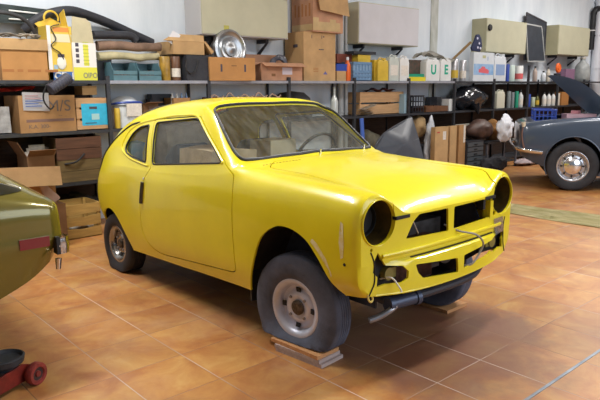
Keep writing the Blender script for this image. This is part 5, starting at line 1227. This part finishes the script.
for q in range(5): 
    bm = bm_new(); box(bm, -.10, .02 + .03*(q % 3), -.007, -.0055, .135 - .024*q, .143 - .024*q); obj('writing', bm, mat('writing_blue', (.12,.20,.50), .7) if q > 1 else mat('writing_pink', (.55,.35,.40), .7), n_)
bm = bm_new(); g = [[Vector((.36*i/8 - .18, .2*j/4, .035 + .02*math.sin(i*1.1 + j) + .028*i/8)) for j in range(5)] for i in range(9)]; sheet(bm, g, .012); p = at(12, 94, Y=6.05); tag(obj('red_bag', bm, redp, smooth=True, loc=(p.x + .02, 6.0, Z2 + h + .012)), 'red plastic bag lying on the M/S box', 'bag')
bm = bm_new(); box(bm, -.10, .10, 0, .2, 0, .24); bevel(bm, .05, 3); jitter(bm, .02, 3, 9); p = at(1, 120, Y=6.02); tag(obj('plastic_bag', bm, mat('grey_bag', (.18,.17,.17), .4, col2=(.45,.45,.45), scale=9), smooth=True, loc=(p.x - .02, 6.04, Z2 + .012)), 'grey plastic bag left of the M/S box', 'bag')
# ribbed black hose and its thin cable hanging from the top shelf
P = [at(68, 78, Y=5.93), at(61, 83, Y=5.88), at(50, 90, Y=5.86)]; o0 = P[-1]; bm = bm_new(); pp = smooth_path([q - o0 for q in P], 10); rad = [.050 + (.005 if k % 2 else 0) for k in range(len(pp))]; tube(bm, pp, .05, 16, radii=rad); tag(obj('ribbed_hose', bm, mat('hose_rubber', (.05,.052,.075), .55), smooth=True, loc=o0, sharp=25), 'short ribbed dark grey hose hanging in front of the M/S box', 'hose')
P = [at(52, 80.5, Y=5.955), at(48, 84, Y=5.90), at(44, 92, Y=5.90), at(44, 101, Y=5.92), at(50, 109, Y=5.94), at(54, 106, Y=5.94)]; bm = bm_new(); tube(bm, [q - P[0] for q in P], .008, 8, sub=6); tag(obj('cable', bm, rubber, smooth=True, loc=P[0]), 'thin black cable looping down over the white form', 'cable')
stackbook('small tan box on top of the wooden crate with the blue label', 82, 96.5, 86, 95, 6.05, card_l, at(90, 97, Y=6.05).z + .02, 'small_box', 'box', dep=.2)
t, w, h, dd = slat_crate('wooden crate with a bright blue label on the middle shelf', 75.5, 110.5, 98, Z2, 6.0, .32, wood, rows=3)
decal(t, 'blue_label', mat('label_bright_blue', (.03, .42, .66), .5, var=.1, scale=20), -w/2 + .05, w/2 - .04, .045, h - .055, -dd/2); decal(t, 'label_emblem', ink, -.05, .03, h - .11, h - .085, -dd/2 - .0013); decal(t, 'label_picture', mat('label_pale', (.35,.60,.62), .5), -.03, .05, .10, .16, -dd/2 - .0013); decal(t, 'label_line', ink, -.10, .02, .065, .072, -dd/2 - .0013)
# things seen over the yellow roof
hm = thing('sun_helmet', 'white and blue plastic helmet shape seen just behind the yellow tail', 'helmet', (at(129, 118, Y=6.1).x, 6.18, Z2 + .001))
bm = bm_new(); lathe(bm, [(0,.33),(.06,.325),(.12,.29),(.155,.22),(.165,.14),(.17,.0),(0,.0)], None, 28); obj('shell', bm, whiteb, hm, True)
bm = bm_new(); tube(bm, [(.175*math.cos(a), .175*math.sin(a) - .0, .24 + .08*math.sin(-a)*.3) for a in np.linspace(PI, 2*PI, 14)], .012, 8); obj('strap', bm, bluep, hm, True)
bm = bm_new(); box(bm, -.07, .10, -.185, -.175, .12, .25); obj('visor', bm, lab_w, hm)
vessel('yellow_tin', 'yellow-labelled tin left of the white helmet', 'tin', 118, 6, 108, Z2, 6.02, yelp, 'can')
t, w, dd, h = carton('brown carton between the helmet and the yellow roof', 143, 158, 104, Z2, 6.08, .24, card_d, open_=True, flaps=(('F', 1.4, .12),))
p = at(163, 103, Y=6.1); bm = bm_new(); box(bm, -.18, .18, 0, .2, 0, .19); bevel(bm, .04, 3); jitter(bm, .03, 8, 7); tag(obj('brown_rag', bm, mat('rag_brown', (.22,.14,.10), .95, var=.3, scale=9), smooth=True, loc=(p.x, 6.08, Z2 + .02)), 'brown rag heap behind the yellow roof, left of the bulb pack', 'rag')
t, w, dd, h = carton('cardboard tray holding small bulbs, behind the yellow roof', 174, 190, 98, Z2, 6.04, .22, card, open_=True)
for q in range(4):
    bm = bm_new(); cyl(bm, (0,0,0), (0,0,h + .012), .016, n=12); cyl(bm, (0,0,h + .012), (0,0,h + .045), .008, .006, n=10); tag(obj('small_bulb', bm, white if q < 2 else lab_b, smooth=True, loc=(t.location.x - .09 + q*.06, t.location.y - .05, Z2 + .008)), ('leftmost', 'second', 'third', 'rightmost')[q] + ' of four little bulbs in the cardboard tray behind the roof', 'bulb', 'bulbs in the cardboard tray')
stackbook('flat black tool case behind the bulb tray', 152, 172, 94, 99, 6.28, dark, Z2 + .20, 'tool_case', 'case', dep=.12)
stackbook('dark cabinet block standing behind the tool case', 150, 174, 99, 120, 6.29, mat('dark_block', (.06,.055,.06), .7), Z2, 'dark_box', 'box', dep=.10)
bm = bm_new(); 
for k in range(5): tube(bm, [Vector((-.45 + .22*k, 0, .0)), Vector((-.38 + .22*k, .02, .05 + .02*(k % 2))), Vector((-.30 + .22*k, 0, .01)), Vector((-.24 + .22*k, .02, .035))], .010, 6, sub=5)
p = at(240, 97, Y=6.1); tag(obj('wire_bundle', bm, mat('wire_pale', (.50,.38,.30), .6), smooth=True, loc=(p.x, 6.08, p.z - .02)), 'pale wires lying on the long orange tool box behind the roof', 'cable')
stackbook('long orange-red tool box seen just above the yellow roof', 212, 262, 97, 108, 6.12, mat('toolbox_orange', (.38,.10,.03), .6, var=.3, scale=9), Z2, 'tool_box', 'box', dep=.22)
p = at(297, 98, Y=6.1); bm = bm_new(); lathe(bm, [(0,.15),(.16,.13),(.24,.06),(.25,0),(0,0)], None, 24); tag(obj('black_cover', bm, rubber, smooth=True, loc=(p.x, 6.2, at(298, 103, Y=6.1).z + .004)), 'low black dome cover on the shelf above the windscreen top', 'cover')
stackbook('dark base box below the black dome cover', 284, 312, 103, 110, 6.10, dark, Z2, 'dark_box', 'box', dep=.2)
vessel('glass_bottle', 'clear glass bottle right of the windscreen on the middle shelf', 'bottle', 337, 8, 87, Z2, 6.02, mat('bottle_glass', (.50,.55,.54), .12, coat=.6), 'long', capm=glassy)
# news papers and wooden crate
t, w, h, dd = slat_crate('pale wooden fruit crate with dark gaps, middle shelf right of the papers', 360, 403.5, 92, Z2, 6.13, .27, wood, rows=2)
p = at(380, 91, Y=6.15); bm = bm_new(); g = [[Vector((.5*i/10 - .25, .2*j/4, .04*math.sin(i*1.3) * math.sin(j) + .03)) for j in range(5)] for i in range(11)]; sheet(bm, g, .02); tag(obj('red_cloth', bm, mat('cloth_red', (.28,.07,.06), .9, col2=(.10,.06,.06), scale=9), smooth=True, loc=(t.location.x, 6.08, Z2 + h + .0)), 'dark red cloth lying on the pale wooden fruit crate', 'cloth')
np_m = mat('newsprint', (.42,.36,.28), .9, col2=(.62,.54,.44), scale=9)
for q in range(4):
    bm = bm_new(); wv = .24 - .015*q; g = [[Vector((wv*2*i/10 - wv, .13*j/4, .006*math.sin(i*.9 + q) + (.05*(i/10)**3 if q == 3 else 0))) for j in range(5)] for i in range(11)]; sheet(bm, g, .010)
    p = at(364, 115, Y=5.96); tag(obj('newspaper', bm, np_m, smooth=True, loc=(at(368, 115, Y=6.0).x + .03*(q % 2), 5.99, Z2 + .010 + .030*q), rot=(0, -.02*q, .05*q)), 'folded newspaper ' + ('at the bottom of the pile', 'second from the bottom of the pile', 'third in the pile', 'on top of the pile, its corner curling up')[q] + ' left of the fruit crate', 'newspaper', 'newspapers beside the fruit crate')
stackbook('upright light blue carton right of the fruit crate', 404.5, 408.5, 94, 112, 6.03, mat('pale_blue_box', (.30,.45,.55), .6), Z2, 'carton', 'box', dep=.2)
def basket(label, fx0, fx1, ytop, zb, Y, dep, m, rows, cols, loc=None, dims=None, rz=0, name='plastic_basket'):
    if dims: w, h = dims; L_ = loc
    else:
        x0, x1 = at(fx0, ytop, Y=Y).x, at(fx1, ytop, Y=Y).x; w = x1 - x0; h = at((fx0+fx1)/2, ytop, Y=Y).z - zb; L_ = ((x0+x1)/2, Y + dep/2, zb + .0008)
    t = thing(name, label, 'basket', L_, rz); bm = bm_new(); box(bm, -w/2, w/2, -dep/2, dep/2, 0, .006)
    for r in range(rows + 1): z0 = r*(h - .014)/rows; box(bm, -w/2, w/2, -dep/2, -dep/2 + .005, z0, z0 + .014); box(bm, -w/2, w/2, dep/2 - .005, dep/2, z0, z0 + .014); box(bm, -w/2, -w/2 + .005, -dep/2, dep/2, z0, z0 + .014); box(bm, w/2 - .005, w/2, -dep/2, dep/2, z0, z0 + .014)
    for c in range(cols + 1): x_ = -w/2 + c*(w - .014)/cols; box(bm, x_, x_ + .014, -dep/2 + .0005, -dep/2 + .0045, 0, h); box(bm, x_, x_ + .014, dep/2 - .0045, dep/2 - .0005, 0, h)
    for c in range(6): y_ = -dep/2 + c*(dep - .014)/5; box(bm, -w/2 + .0005, -w/2 + .0045, y_, y_ + .014, 0, h); box(bm, w/2 - .0045, w/2 - .0005, y_, y_ + .014, 0, h)
    obj('body', bm, m, t); bm = bm_new(); tube(bm, [(-w/2,-dep/2,h),(w/2,-dep/2,h),(w/2,dep/2,h),(-w/2,dep/2,h)], .009, 6, closed=True); obj('rim', bm, m, t); return t
basket('small black lattice crate right of the light blue carton', 413, 424, 96, Z2, 6.02, .26, dark, 3, 4)
t, w, dd, h = carton('shallow brown tray of small parts on the middle shelf', 426, 448, 106, Z2, 6.0, .3, brownp, open_=True, name='parts_tray', cat='tray')
random.seed(11)
for q in range(6):
    bm = bm_new(); a_ = .03 + .02*random.random(); box(bm, -a_, a_, -.04, .04, 0, .05 + .05*random.random()); bevel(bm, .008, 2)
    tag(obj('spare_part', bm, [silver, dark, card_o, white, brownp, redp][q], smooth=True, loc=(t.location.x - w/2 + .06 + q*(w-.12)/5, t.location.y - .04, Z2 + .008), rot=(0, 0, .2*q)), ('silver', 'black', 'tan', 'white', 'brown', 'red')[q] + ' small part in the shallow brown tray', 'spare part')
stackbook('white small box right of the brown parts tray', 449, 454, 99, 110, 6.03, white, Z2, 'small_box', 'box', dep=.14)
for q, (a_, b_, m_) in enumerate(((430, 437, dark), (441, 446, mat('grey_part', (.2,.2,.22), .5)))):
    stackbook('dark lump behind the parts tray, ' + ('left one' if q == 0 else 'right one'), a_, b_, 97, 110, 6.31, m_, Z2, 'dark_part', 'spare part', dep=.08)
# black plastic bag slumped over the shelf
def bag(name, label, cat, px0, px1, y0, y1, Y, dep, m, seed=1, amt=.04, freq=6, loc_z=None):
    a, b = at(px0, y1, Y=Y), at(px1, y0, Y=Y); w, h = b.x - a.x, abs(b.z - a.z); bm = bm_new(); bmesh.ops.create_icosphere(bm, subdivisions=4, radius=1)
    for v in bm.verts:
        x, y, z = v.co; z2 = max(z, -.85); s = 1 - .45*max(0, z)**2
        v.co = Vector((x*w/2*1.02*s, y*dep/2, (z2 + .85)/1.85*h))
    jitter(bm, amt, seed, freq); jitter(bm, amt*.4, seed + 5, freq*3)
    mz = min(v.co.z for v in bm.verts)
    for v in bm.verts: v.co.z -= mz
    return tag(obj(name, bm, m, smooth=True, loc=((a.x+b.x)/2, Y + dep/2, (loc_z if loc_z is not None else a.z)), sharp=60), label, cat)
bag('rubbish_bag', 'shiny black plastic bag slumped on the middle shelf', 'bag', 463, 494, 87, 110, 5.93, .40, mat('bag_film', (.018,.02,.025), .18, coat=.5), 4, .05, 7, Z2 + .001)
P = at(478, 113, Y=5.88); bm = bm_new(); cyl(bm, (0,.0,0), (0,.05,.16), .008, .10, 14); jitter(bm, .015, 4, 14); tag(obj('hanging_bag', bm, mat('bag_film', (0,0,0)), smooth=True, loc=(P.x, 5.87, P.z - .02)), 'twisted tip of black film hanging below the slumped bag', 'bag')
t, w, h, dp = jug('cream jug on the middle shelf right of the black bag', 501.5, 9, 90, Z2, 6.0, mat('cream_plastic', (.55,.54,.44), .4), name='plastic_jug')
for px_, w_, yt, m_, k_, l_, lb in ((511, 4.5, 91, mat('grey_bottle', (.20,.23,.24), .3), 'can', 'grey cylinder bottle left of the green bottle', None), (514.5, 3.5, 92, mat('grey_bottle', (0,0,0)), 'can', 'second grey cylinder touching the green bottle', None), (518.6, 3.8, 91, greenp, 'can', 'slim green bottle on the middle shelf', None), (523.3, 5.2, 90, mat('black_cap_white', (.60,.62,.62), .4), 'bottle', 'white bottle with black cap right of the green one', lab_w),
    (530.8, 3.2, 94, bluep, 'can', 'slim bright blue bottle beside the tall post', None), (535, 4.2, 97, mat('pale_yellow_green', (.42,.48,.34), .4), 'can', 'pale green jar right of the blue bottle', None), (539.3, 4.0, 94, mat('olive_bottle', (.10,.10,.03), .3), 'bottle', 'olive bottle with pale cap left of the white group', yelp),
    (546.7, 4.6, 92, white, 'bottle', 'white bottle, leftmost of three alike', lab_w), (551.3, 4.6, 92, white, 'bottle', 'white bottle, middle of three alike', lab_w), (555.8, 4.6, 92, white, 'bottle', 'white bottle, rightmost of three alike', lab_w), (560, 3.2, 93, mat('bottle_cream', (0,0,0)), 'can', 'slim cream tube left of the orange-brown box', None)):
    vessel('bottle', l_, 'bottle', px_, w_, yt, Z2, 6.02, m_, k_, lab=lb, group='bottles on the middle shelf at the right')
stackbook('orange-brown box at the right of the middle shelf', 562, 569, 92, 106, 6.02, mat('box_orange_brown', (.34,.15,.04), .7), Z2, 'small_box', 'box')
# ================================================================ lower shelf and floor, left
bm = bm_new()
t = thing('wooden_chest', 'long old wooden chest on the bottom shelf left of the yellow tail', 'chest', ((at(58, 170, Y=5.99).x + at(103, 170, Y=5.99).x)/2, 6.18, Z3 + .001)); w = at(103, 170, Y=5.99).x - at(58, 170, Y=5.99).x; h = at(80, 137, Y=5.99).z - Z3
for k in range(4):
    bm = bm_new(); box(bm, -w/2, w/2, -.19, -.17, k*h/4 + .002, (k+1)*h/4 - .003); bevel(bm, .002, 1); obj('plank', bm, wood_d if k < 2 else mat('old_wood_red', (.10,.045,.025), .8, var=.3, scale=4, stretch=(1,1,8)), t)
for s in (-1, 1): bm = bm_new(); box(bm, *sorted((s*w/2, s*(w/2 - .02))), -.168, .168, 0, h); obj('end_board', bm, wood_d, t)
bm = bm_new(); box(bm, -w/2, w/2, -.168, .168, 0, .015); obj('bottom', bm, wood_d, t)
bm = bm_new(); tube(bm, [(-.16,-.20,h*.42),(-.05,-.215,h*.46),(.04,-.205,h*.62)], .010, 6, sub=4); obj('latch', bm, black, t, True)
t, w, dd, h = carton('open brown carton full of papers on the bottom shelf above the big flap', 27, 54.5, 156, Z3, 5.99, .30, card_d, open_=True, flaps=(('L', .5, .16), ('R', .6, .14), ('F', .9, .10)))
for q in range(5):
    bm = bm_new(); box(bm, -.075, .075, -.002, .004, 0, .17 + .02*(q % 3), Matrix.Rotation(.10*(q-2), 4, 'Y')); tag(obj('paper_bundle', bm, mat('paper_cream', (.50,.47,.42), .8, var=.2, scale=30), loc=(t.location.x - .02 + .015*q, t.location.y - .09 + .035*q, Z3 + h - .11)), ('frontmost', 'second', 'middle', 'fourth', 'rearmost')[q] + ' paper bundle standing in the open brown carton', 'paper', 'papers in the open brown carton')
# big carton on the floor, its pale flap hanging out towards the green car
t = thing('cardboard_box', 'large low carton with a wide pale flap spread towards the green car', 'box', (at(20, 186, Y=5.55).x, 5.72, 0.001))
x0, x1 = at(-30, 186, Y=5.5).x - t.location.x, at(62, 186, Y=5.5).x - t.location.x; zf = at(30, 187, Y=5.50).z
bm = bm_new(); box(bm, x0 + .02, x1 - .04, -.17, .17, 0, zf + .08); bevel(bm, .005, 1); obj('body', bm, card, t)
A = [at(-30, 169, Y=5.56), at(60, 166, Y=5.56), at(62.5, 185, Y=5.42), at(-30, 190, Y=5.42)]; bm = bm_new(); A = [q - t.location for q in A]; sheet(bm, [[A[0], A[1]], [A[3], A[2]]], .006); obj('flap', bm, card_l, t)
for k in range(6): pass
t, w, h, dd = slat_crate('ochre slatted crate on the floor between the green car and the yellow tail', 64.5, 100, 204, 0.0, 5.70, .36, wood_o, rows=3)
bag('cloth_bundle', 'pale cloth bundle lying in the ochre slatted crate', 'cloth', 67, 96, 206, 222, 5.76, .26, mat('cloth_pale', (.50,.46,.40), .95, var=.2, scale=10), 7, .03, 8, .03)
bag('dark_bundle', 'dark bundle of rubber scraps heaped behind the ochre crate', 'rubber scraps', 62, 104, 190, 228, 6.08, .30, mat('scrap_dark', (.025,.022,.02), .8, var=.5, scale=12), 17, .05, 8, 0.001)
P = [at(46, 190, Y=5.35), at(56, 203, Y=5.35)]; bm = bm_new(); prism(bm, [(-.07,0),(.07,0),(.03,.20),(-.03,.22)], -.04, .04, 'y'); bevel(bm, .02, 2); jitter(bm, .012, 6, 10)
o = tag(obj('pink_package', bm, mat('package_pink', (.42,.30,.27), .7, var=.1), smooth=True, loc=(at(53, 212, Y=5.60).x, 5.58, .405), rot=(0, -.45, 0)), 'pinkish package leaning behind the green car tail', 'package')
bm = bm_new(); box(bm, -.06, .06, -.10, .10, 0, .40); bevel(bm, .006, 1); tag(obj('floor_box', bm, card_d, loc=(at(55, 215, Y=5.60).x, 5.58, .001)), 'dark carton on the floor carrying the pinkish package', 'box')
# ================================================================ floor, centre and right: big grey plastic hood, tall cartons etc.
gp = mat('grey_body_plastic', (.060, .068, .085), .38, var=.12, scale=5)
t = thing('plastic_hood', 'large dark grey plastic hood leaning behind the windscreen pillar of the yellow car', 'cover', (0, 0, 0))
Q = [at(374, 150, Y=5.55), at(384, 134, Y=5.50), at(411, 117.5, Y=5.62), at(418, 140, Y=5.50), at(426, 172, Y=5.30), at(376, 172, Y=5.30)]
z_low = min(q.z for q in Q); base = Vector((Q[3].x, 5.5, z_low)); Q = [q - base for q in Q]
bm = bm_new(); cen = sum(Q, Vector())/6 + Vector((.0, -.10, .06)); vs = [bm.verts.new(q) for q in Q]; c_ = bm.verts.new(cen); fs = [bm.faces.new((vs[i], vs[(i+1) % 6], c_)) for i in range(6)]
bmesh.ops.subdivide_edges(bm, edges=bm.edges[:], cuts=3, use_grid_fill=True, smooth=.0); bmesh.ops.solidify(bm, geom=bm.faces[:], thickness=.02)
obj('shell', bm, gp, t, True, sharp=50)
bm = bm_new(); tube(bm, [Q[0], Q[1], Q[2]], .018, 8, sub=3); tube(bm, [Q[2], Q[3], Q[4]], .016, 8, sub=3); obj('edge_rim', bm, gp, t, True)
bm = bm_new(); a_ = Q[0].lerp(Q[1], .3) + Vector((.10,-.05,-.02)); prism(bm, [(0,0),(.20,.10),(.22,.19),(.03,.07)], -.012, 0, 'y', Matrix.Translation(a_)); obj('vent', bm, black, t)
bm = bm_new(); tube(bm, [Q[0].lerp(Q[5], .3) + Vector((.0,-.02,0)), cen + Vector((0,-.012,0)), Q[3] + Vector((0,-.008,.02))], .008, 6); obj('seam', bm, mat('seam_light', (.16,.17,.19), .4), t)
t.location = base
bm = bm_new(); box(bm, -.03, .03, -.01, .01, 0, 1.0); tag(obj('blue_strip', bm, mat('strip_blue', (.06,.13,.45), .5), loc=(at(367, 160, Y=5.7).x, 5.72, .001), rot=(0, -.10, 0)), 'bright blue flat strip leaning beside the grey plastic hood', 'strip')
bag('cloth_sack', 'dull olive sack under the shelf beside the blue strip', 'sack', 362, 392, 122, 170, 6.02, .36, mat('sack_olive', (.12,.11,.08), .95, var=.3, scale=8), 3, .05, 5, Z0 + .001)
t, w, dd, h = carton('tall tan carton with a small label, leftmost of the three tall ones', 435.5, 448.5, 127, .0, 5.62, .08, card_l)
decal(t, 'paper_label', lab_w, .03, .11, h - .20, h - .07, -dd/2); decal(t, 'print', ink_r, -.12, -.05, h - .09, h - .07, -dd/2)
t, w, dd, h = carton('tall tan carton in the middle of the three tall ones', 450.5, 457, 126, .0, 5.64, .06, card_l)
t, w, dd, h = carton('tall narrow carton with pink side label, rightmost of the three tall ones', 459.5, 466, 125, .0, 5.64, .06, card)
decal(t, 'paper_label', lab_w, w/2 - .06, w/2 - .01, .52, .80, -dd/2)
stackbook('greyish board standing behind the tall cartons', 456, 470, 124, 172, 5.98 - .04, mat('board_grey', (.34,.33,.28), .8, var=.1), 0, 'board', 'board', dep=.02)
bag('carrier_bag', 'white plastic carrier bag hanging left of the tall cartons', 'bag', 428, 440, 116, 176, 5.76, .14, mat('bag_white', (.50,.53,.58), .4, var=.15, scale=12), 9, .03, 9)
bag('brown_sack', 'tan paper sack between the hood and the white carrier bag', 'sack', 417, 429, 125, 150, 6.0, .26, mat('sack_tan', (.38,.26,.13), .9, var=.25, scale=9), 12, .04, 7, .60)
stackbook('dark support box below the tan paper sack', 415, 436, 146, 170, 5.99, dark, Z0, 'dark_box', 'box', dep=.3)
t = thing('drawer_unit', 'black drawer unit right of the tall cartons', 'drawers', ((at(467.5, 150, Y=5.6).x + at(484, 150, Y=5.6).x)/2, 5.78, .001)); w = at(484, 150, Y=5.6).x - at(467.5, 150, Y=5.6).x; h = at(476, 141, Y=5.6).z
bm = bm_new(); box(bm, -w/2, w/2, -.16, .18, 0, h); bevel(bm, .006); obj('body', bm, dark, t)
for k in range(6):
    bm = bm_new(); box(bm, -w/2 + .02, w/2 - .02, -.175, -.161, .05 + k*(h-.06)/6, .05 + (k+.8)*(h-.06)/6); bevel(bm, .004); d_ = obj('drawer', bm, mat('drawer_grey', (.07,.085,.10), .4), t)
    bm = bm_new(); box(bm, -.04, .04, -.185, -.176, .075 + k*(h-.06)/6, .09 + k*(h-.06)/6); obj('handle', bm, black, d_)
# brown leather chair-like bundle: stacked old seat covers
bag('leather_seat', 'brown leather seat shell standing on the drawer unit end', 'seat', 477, 500, 119, 141, 5.62, .36, mat('leather_brown', (.075,.04,.03), .5, var=.4, scale=6), 22, .03, 6)
bag('jute_sack', 'orange-brown sack right of the leather seat', 'sack', 494, 504, 119, 142, 5.72, .28, mat('sack_orange', (.30,.15,.05), .9, var=.3, scale=9), 25, .03, 8)
t = thing('steel_trestle', 'dark steel trestle under the leather seat and sacks', 'trestle', (at(490, 165, Y=5.7).x, 5.78, .001)); zt_ = at(490, 142, Y=5.62).z
bm = bm_new(); box(bm, -.30, .72, -.20, .10, zt_ - .03, zt_ - .003); obj('top', bm, steel_d, t)
for sx in (-.27, .68):
    for sy in (-.17, .07): bm = bm_new(); box(bm, sx - .015, sx + .015, sy - .015, sy + .015, 0, zt_ - .03); obj('leg', bm, steel, t)
bm = bm_new(); box(bm, -.28, .70, -.18, .08, .10, .12); obj('lower_shelf', bm, steel_d, t)
bag('white_cloth', 'white cloth draped from the trestle, left of the slate blue car', 'cloth', 502, 517, 115.5, 143, 5.43, .16, mat('cloth_white', (.70,.72,.78), .9, var=.08, scale=12), 31, .045, 9)
bag('dark_clothes', 'dark clothes heap below the white cloth', 'clothes', 488, 512, 148, 166, 5.32, .22, mat('clothes_dark', (.02,.02,.026), .9, var=.5, scale=9), 33, .05, 7, .001)
bag('rag_pile', 'pinkish grey rag on the floor under the front of the slate blue car', 'rag', 524, 546, 160, 169, 5.4, .3, mat('rag_pink', (.40,.33,.34), .95, var=.3, scale=12), 35, .03, 12, .001)
# blue basket and pink box inside the open bay of the slate blue car
GM = Matrix.Translation(grey.location) @ Matrix.Rotation(math.radians(122.0), 4, 'Z')
def in_bay(x, y, z): return GM @ Vector((x, y, z))
basket('bright blue plastic basket in the open bay of the slate blue car', 0, 0, 0, 0, 0, .30, bluep, 3, 9, loc=in_bay(.33, -.12, .802), dims=(.62, .27), rz=math.radians(32))
p = in_bay(-.12, .12, .803); bm = bm_new(); box(bm, -.14, .14, -.20, .20, 0, .215); bevel(bm, .004, 1); tag(obj('pink_box', bm, mat('pink_card', (.55,.36,.42), .7, var=.08), loc=p, rot=(0, 0, math.radians(40))), 'pale pink box in the open bay, right of the blue basket', 'box')
p = in_bay(-.08, .10, 1.022); bm = bm_new(); box(bm, -.05, .05, -.05, .05, 0, .04); bevel(bm, .012, 2); jitter(bm, .01, 3, 15); tag(obj('pink_rag', bm, mat('rag_rose', (.50,.22,.26), .9), smooth=True, loc=p), 'small rose rag lying on the pale pink box', 'rag')
# ================================================================ things inside the yellow car
KM = Matrix.Translation(CAR) @ Matrix.Rotation(-PI/2, 4, 'Z')
def in_car(x, y, z): return KM @ Vector((x, y, z))
def car_box(name, label, cat, x, y, z, sx, sy, sz, m, rz=0, rx=0, rag=0):
    bm = bm_new(); box(bm, -sx/2, sx/2, -sy/2, sy/2, 0, sz); bevel(bm, min(sx, sy, sz)*(.22 if rag else .03), 3)
    if rag: subdiv(bm); jitter(bm, rag, x*9, 9)
    return tag(obj(name, bm, m, smooth=bool(rag), loc=in_car(x, y, z), rot=(rx, 0, -PI/2 + rz)), label, cat)
car_box('carton', 'cream carton standing behind the windscreen of the yellow car', 'box', -1.30, .24, .565, .20, .30, .47, mat('cream_card', (.56,.46,.32), .7, var=.08), rz=.2)
car_box('folded_blanket', 'tan folded blanket seen through the door window of the yellow car', 'blanket', -1.20, -.33, .575, .40, .36, .44, mat('blanket_tan', (.56,.40,.25), .95, var=.25, scale=9), rag=.035)
car_box('brown_bundle', 'tan crumpled bundle on the rear bench of the yellow car', 'bundle', -1.88, -.14, .845, .24, .52, .30, mat('bundle_brown', (.48,.34,.22), .95, var=.3, scale=9), rag=.03)
car_box('blue_bag', 'light blue plastic bag seen through the quarter window of the yellow car', 'bag', -2.09, -.49, .84, .11, .10, .17, mat('bag_light_blue', (.10,.42,.66), .4, col2=(.45,.62,.72), scale=14), rag=.025)
car_box('white_bag', 'white bag on the rear bench of the yellow car, seen through the windscreen', 'bag', -1.70, .36, .70, .14, .18, .18, mat('bag_white', (0,0,0)), rag=.03)
# ---------------------------------------------------------------- light
def area(name, loc, rot, sx, sy, e, col=(1,1,1)):
    l = bpy.data.lights.new(name, 'AREA'); l.shape = 'RECTANGLE'; l.size = sx; l.size_y = sy; l.energy = e; l.color = col
    o = bpy.data.objects.new(name, l); COL.objects.link(o); o.location = loc; o.rotation_euler = rot; return o
# unseen cool daylight fill behind the camera, set close to brighten the coupe
area('daylight_fill', (4.6, -2.6, 2.4), (math.radians(80), 0, math.radians(14)), 4.4, 3.0, 185, (0.82, 0.90, 1.0))
# unseen ceiling lamps, added and spread to brighten wall and cars
for x, y in ((1.6, 4.6), (3.6, 1.5), (6.6, 1.8), (0.8, 4.4), (9.2, 3.2), (11.5, 4.4), (14.0, 4.0)):
    area('ceiling_fill', (x, y, 4.05), (0, 0, 0), 1.5, 0.25, 98, (1.0, 0.97, 0.93))
w = bpy.data.worlds.new('world'); SC.world = w; w.use_nodes = True
w.node_tree.nodes['Background'].inputs[0].default_value = (0.78, 0.88, 1.0, 1); w.node_tree.nodes['Background'].inputs[1].default_value = 0.22
SC.view_settings.view_transform = 'Standard'; SC.view_settings.look = 'None'; SC.view_settings.gamma = 1.0
SC.view_settings.exposure = -0.18; SC.view_settings.use_curve_mapping = False
